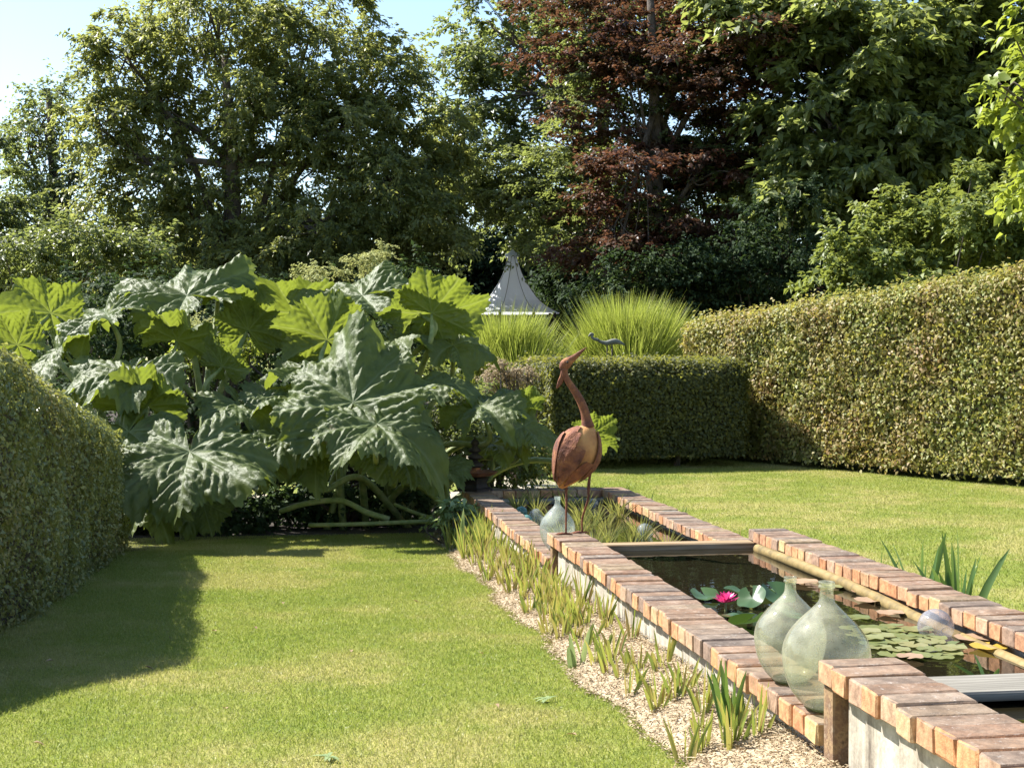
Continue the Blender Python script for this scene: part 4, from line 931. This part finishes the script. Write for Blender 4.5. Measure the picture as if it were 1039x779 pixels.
shrub('leafy_shrub', 'pale green shrub with broad leaves at the lawn corner by the pond', 458, 11.2, [(462, 518, 11.2, 18, 10), (452, 530, 11.2, 16, 12), (470, 530, 11.1, 12, 12)], 26, 26, .09, .07, .5, 'pale', up=1.4, stem=.008)
shrub('leafy_shrub', 'yellow green seedhead shrub right of the left gunnera top, in the gap', 210, 14.6, [(195, 355, 14.6, 26, 20), (235, 350, 14.6, 20, 16)], 40, 90, .15, .04, .5, 'lime')
shrub('bright_shrub', 'small bright bush standing in for the sunlit lower left end of the middle hedge', 552, 18.3, [(552, 462, 18.3, 14, 18)], 40, 110, .12, .04, .6, 'hedge_r')  # added bush: its brighter leaf colour paints the hedge end as sunlit
shrub('leafy_shrub', 'grey green bushes low at the left edge under the rounded tree', 40, 24, [(30, 265, 24, 50, 36), (80, 250, 24, 40, 30), (130, 255, 24, 40, 30)], 110, 110, .34, .085, .5, 'green')
# near branch entering from right
tree('broadleaf_tree', 'bright yellow green large leaved branches entering at the upper right edge', 1150, 13, .12,
     [(1040, 100, 12.8, 30, 50), (1042, 180, 12.8, 20, 30), (1046, 30, 12.8, 26, 40), (1100, 60, 13, 60, 90), (1090, 170, 13, 60, 70), (1006, 82, 12.8, 16, 12)], 75, 42, .22, .8, 1.1, .105, .62, 'lime', six=True, limbs=5, toppy=60)
# ------------------------------------------------------------------ ornamental grasses
def fountain(px, Z, wpx, toppx, n, label):
    b = P(px, 400, Z); b[2] = gz(b[1]); k_ = Z / F; Wd = wpx * k_ / 2; H = (CAMZ + (HY - toppx) * k_) - b[2]
    r = empty('ornamental_grass', b, label, 'grass clump', 'ornamental grass clumps')
    a = rng.uniform(0, 2 * math.pi, n); q = rng.random(n) ** .6
    L = H * rng.uniform(.55, 1.08, n) * (1 - .06 * q); out = np.stack([np.cos(a), np.sin(a), np.zeros(n)], 1)
    ts = np.array([0, .3, .6, .82, 1.0]); NS = 26
    sc = np.stack([rng.normal(0, .27, NS), rng.normal(0, .27, NS), np.zeros(NS)], 1) * Wd; si = rng.integers(0, NS, n)
    b0 = b + sc[si] + rng.normal(0, .05, (n, 3)) * [1, 1, 0]
    rad_ = np.linalg.norm(sc[si], axis=1) / Wd
    dome = np.sqrt(np.clip(1 - (rad_ / .85) ** 2, .1, 1)); L = H * dome * rng.uniform(.55, 1.12, n)
    lean = norm(sc[si] / Wd * 1.1 + rng.normal(0, .75, (n, 3)) * [1, 1, 0]) * (.06 + .20 * rng.random((n, 1)) + .26 * rad_[:, None])
    dr = rng.uniform(.04, .32, n) * (.6 + rad_)
    V = np.zeros((n, 10, 3)); sd = norm(np.cross(lean, [0, 0, 1]) + rng.normal(0, .6, (n, 3)))
    for i, t in enumerate(ts):
        c = b0 + lean * (L * t ** 1.9)[:, None] * [1, 1, 0] + np.array([0, 0, 1.0]) * (L * (t - dr * t ** 3.5))[:, None]
        w_ = .016 * (1 - t ** 2 * .94) * rng.uniform(.8, 1.2, n)[:, None]
        V[:, i] = c - sd * w_; V[:, 5 + i] = c + sd * w_
    np_mesh('blades', V, [(i, i + 5, i + 6, i + 1) for i in range(4)], rng.random(n), M['grassy'], r)
    mb = MB(); lathe(mb, [(0, -.05), (.4, -.05), (.36, .15), (0, .3)], b, 12); mb.build('crown_base', M['stalk'], r)
fountain(512, 23.0, 118, 312, 22000, 'smaller yellow green fountain grass clump in front of the pointed canopy')
fountain(638, 24.2, 142, 300, 26000, 'larger yellow green fountain grass clump behind the middle hedge')
# ------------------------------------------------------------------ pointed canopy (gazebo)
ZG = 37; kg = ZG / F; gc = P(520, 318, ZG)
gpost = gz(gc[1])
r = empty('garden_canopy', (gc[0], gc[1], gpost), 'pointed grey canvas canopy roof rising behind the ornamental grass', 'gazebo')
prof = [(49, 0), (39, 5), (28, 13), (18, 26), (11, 38), (6.5, 50), (4.2, 58)]
mb = MB(); seg = 8; V = []; sub = 6
pc = curve(np.array([(a, b_, 0) for a, b_ in prof]), 3)[:, :2]
for a_, b_ in pc:
    for kx in range(seg * sub):
        an = 2 * math.pi * (kx / (seg * sub)) + .35; fr = (kx % sub) / sub
        rad = a_ * kg * (1 - .03 * math.sin(math.pi * fr)); V.append(gc + np.array([rad * math.cos(an), rad * math.sin(an), b_ * kg]))
nn_ = seg * sub; Fc = [(i * nn_ + j, i * nn_ + (j + 1) % nn_, (i + 1) * nn_ + (j + 1) % nn_, (i + 1) * nn_ + j) for i in range(len(pc) - 1) for j in range(nn_)]
mb.add(V, Fc); mb.build('canopy', M['canvas'], r)
mb = MB(); lathe(mb, [(0, 57 * kg), (8 * kg, 57.5 * kg), (7.5 * kg, 59 * kg), (3 * kg, 62 * kg), (0, 65 * kg)], gc, 12); mb.build('cap', M['canvas'], r)
for kx in range(seg):
    an = 2 * math.pi * kx / seg + .35
    mb = MB(); loft(mb, [gc + np.array([a_ * kg * math.cos(an) * 1.01, a_ * kg * math.sin(an) * 1.01, b_ * kg]) for a_, b_ in pc], np.full(len(pc), .007), 5); mb.build('rib', M['seam'], r)
    mb = MB(); q = gc + np.array([44 * kg * math.cos(an), 44 * kg * math.sin(an), 1 * kg]); loft(mb, [(q[0], q[1], gpost), q], [.04, .04], 6); mb.build('post', M['iron'], r)
# railing
mb = MB(); a = P(700, 322, 29.0); b_ = P(815, 318, 29.6); g0 = gz(a[1]); top = a[2] + .35
r = empty('iron_railing', (*((a + b_) / 2)[:2], g0), 'dark vertical bar railing in the shade above the right hedge end', 'fence')
mb = MB()
for i in range(34):
    q = a + (b_ - a) * i / 33; loft(mb, [(q[0], q[1], g0), (q[0], q[1], top)], [.012, .012], 4)
mb.build('bars', M['iron'], r)
for zz in (top - .1, g0 + .3):
    mb = MB(); loft(mb, [(a[0], a[1], zz), (b_[0], b_[1], zz)], [.018, .018], 4); mb.build('rail', M['iron'], r)
# ------------------------------------------------------------------ fallen leaves on lawn
for i in range(16):
    px, py = rng.uniform(30, 640), rng.uniform(590, 775)
    if px > 430 + (py - 560) * .9: continue
    d = 1.09; Z = 6
    for _ in range(12):
        p = P(px, py, Z); Z = (CAMZ - gz(p[1])) * F / (py - HY)
    p = P(px, py, Z)
    o = leaf_mesh('fallen_leaf', np.array([[p[0], p[1], gz(p[1]) + .018]]), np.array([[.2, .1, 1.]]), norm(rng.normal(0, 1, (1, 3)) * [1, 1, .1]), .04, .02, M['dry'], six=True, fold=.3)
    tag(o, 'small brown fallen leaf lying on the left lawn', 'fallen leaf', 'fallen leaves on the lawn')
for px, py in ((332, 774), (556, 714)):
    Z = 6
    for _ in range(12):
        p = P(px, py, Z); Z = (CAMZ - gz(p[1])) * F / (py - HY)
    p = P(px, py, Z); nb = 11; aa = rng.uniform(0, 6.28, nb)
    ps_ = np.repeat([[p[0], p[1], gz(p[1]) + .012]], nb, 0); dd = np.stack([np.cos(aa), np.sin(aa), rng.uniform(.15, .6, nb)], 1)
    o = leaf_mesh('lawn_weed', ps_, np.stack([-np.cos(aa) * .3, -np.sin(aa) * .3, np.ones(nb)], 1), dd, rng.uniform(.03, .06, nb), .014, M['pale'], six=True, fold=.15, curl=.3)
    tag(o, 'flat rosette of a small pale green weed growing in the left lawn', 'weed', 'weeds in the left lawn')
S.cycles.max_bounces = 8; S.cycles.transparent_max_bounces = 16
S.cycles.caustics_reflective = False; S.cycles.caustics_refractive = False
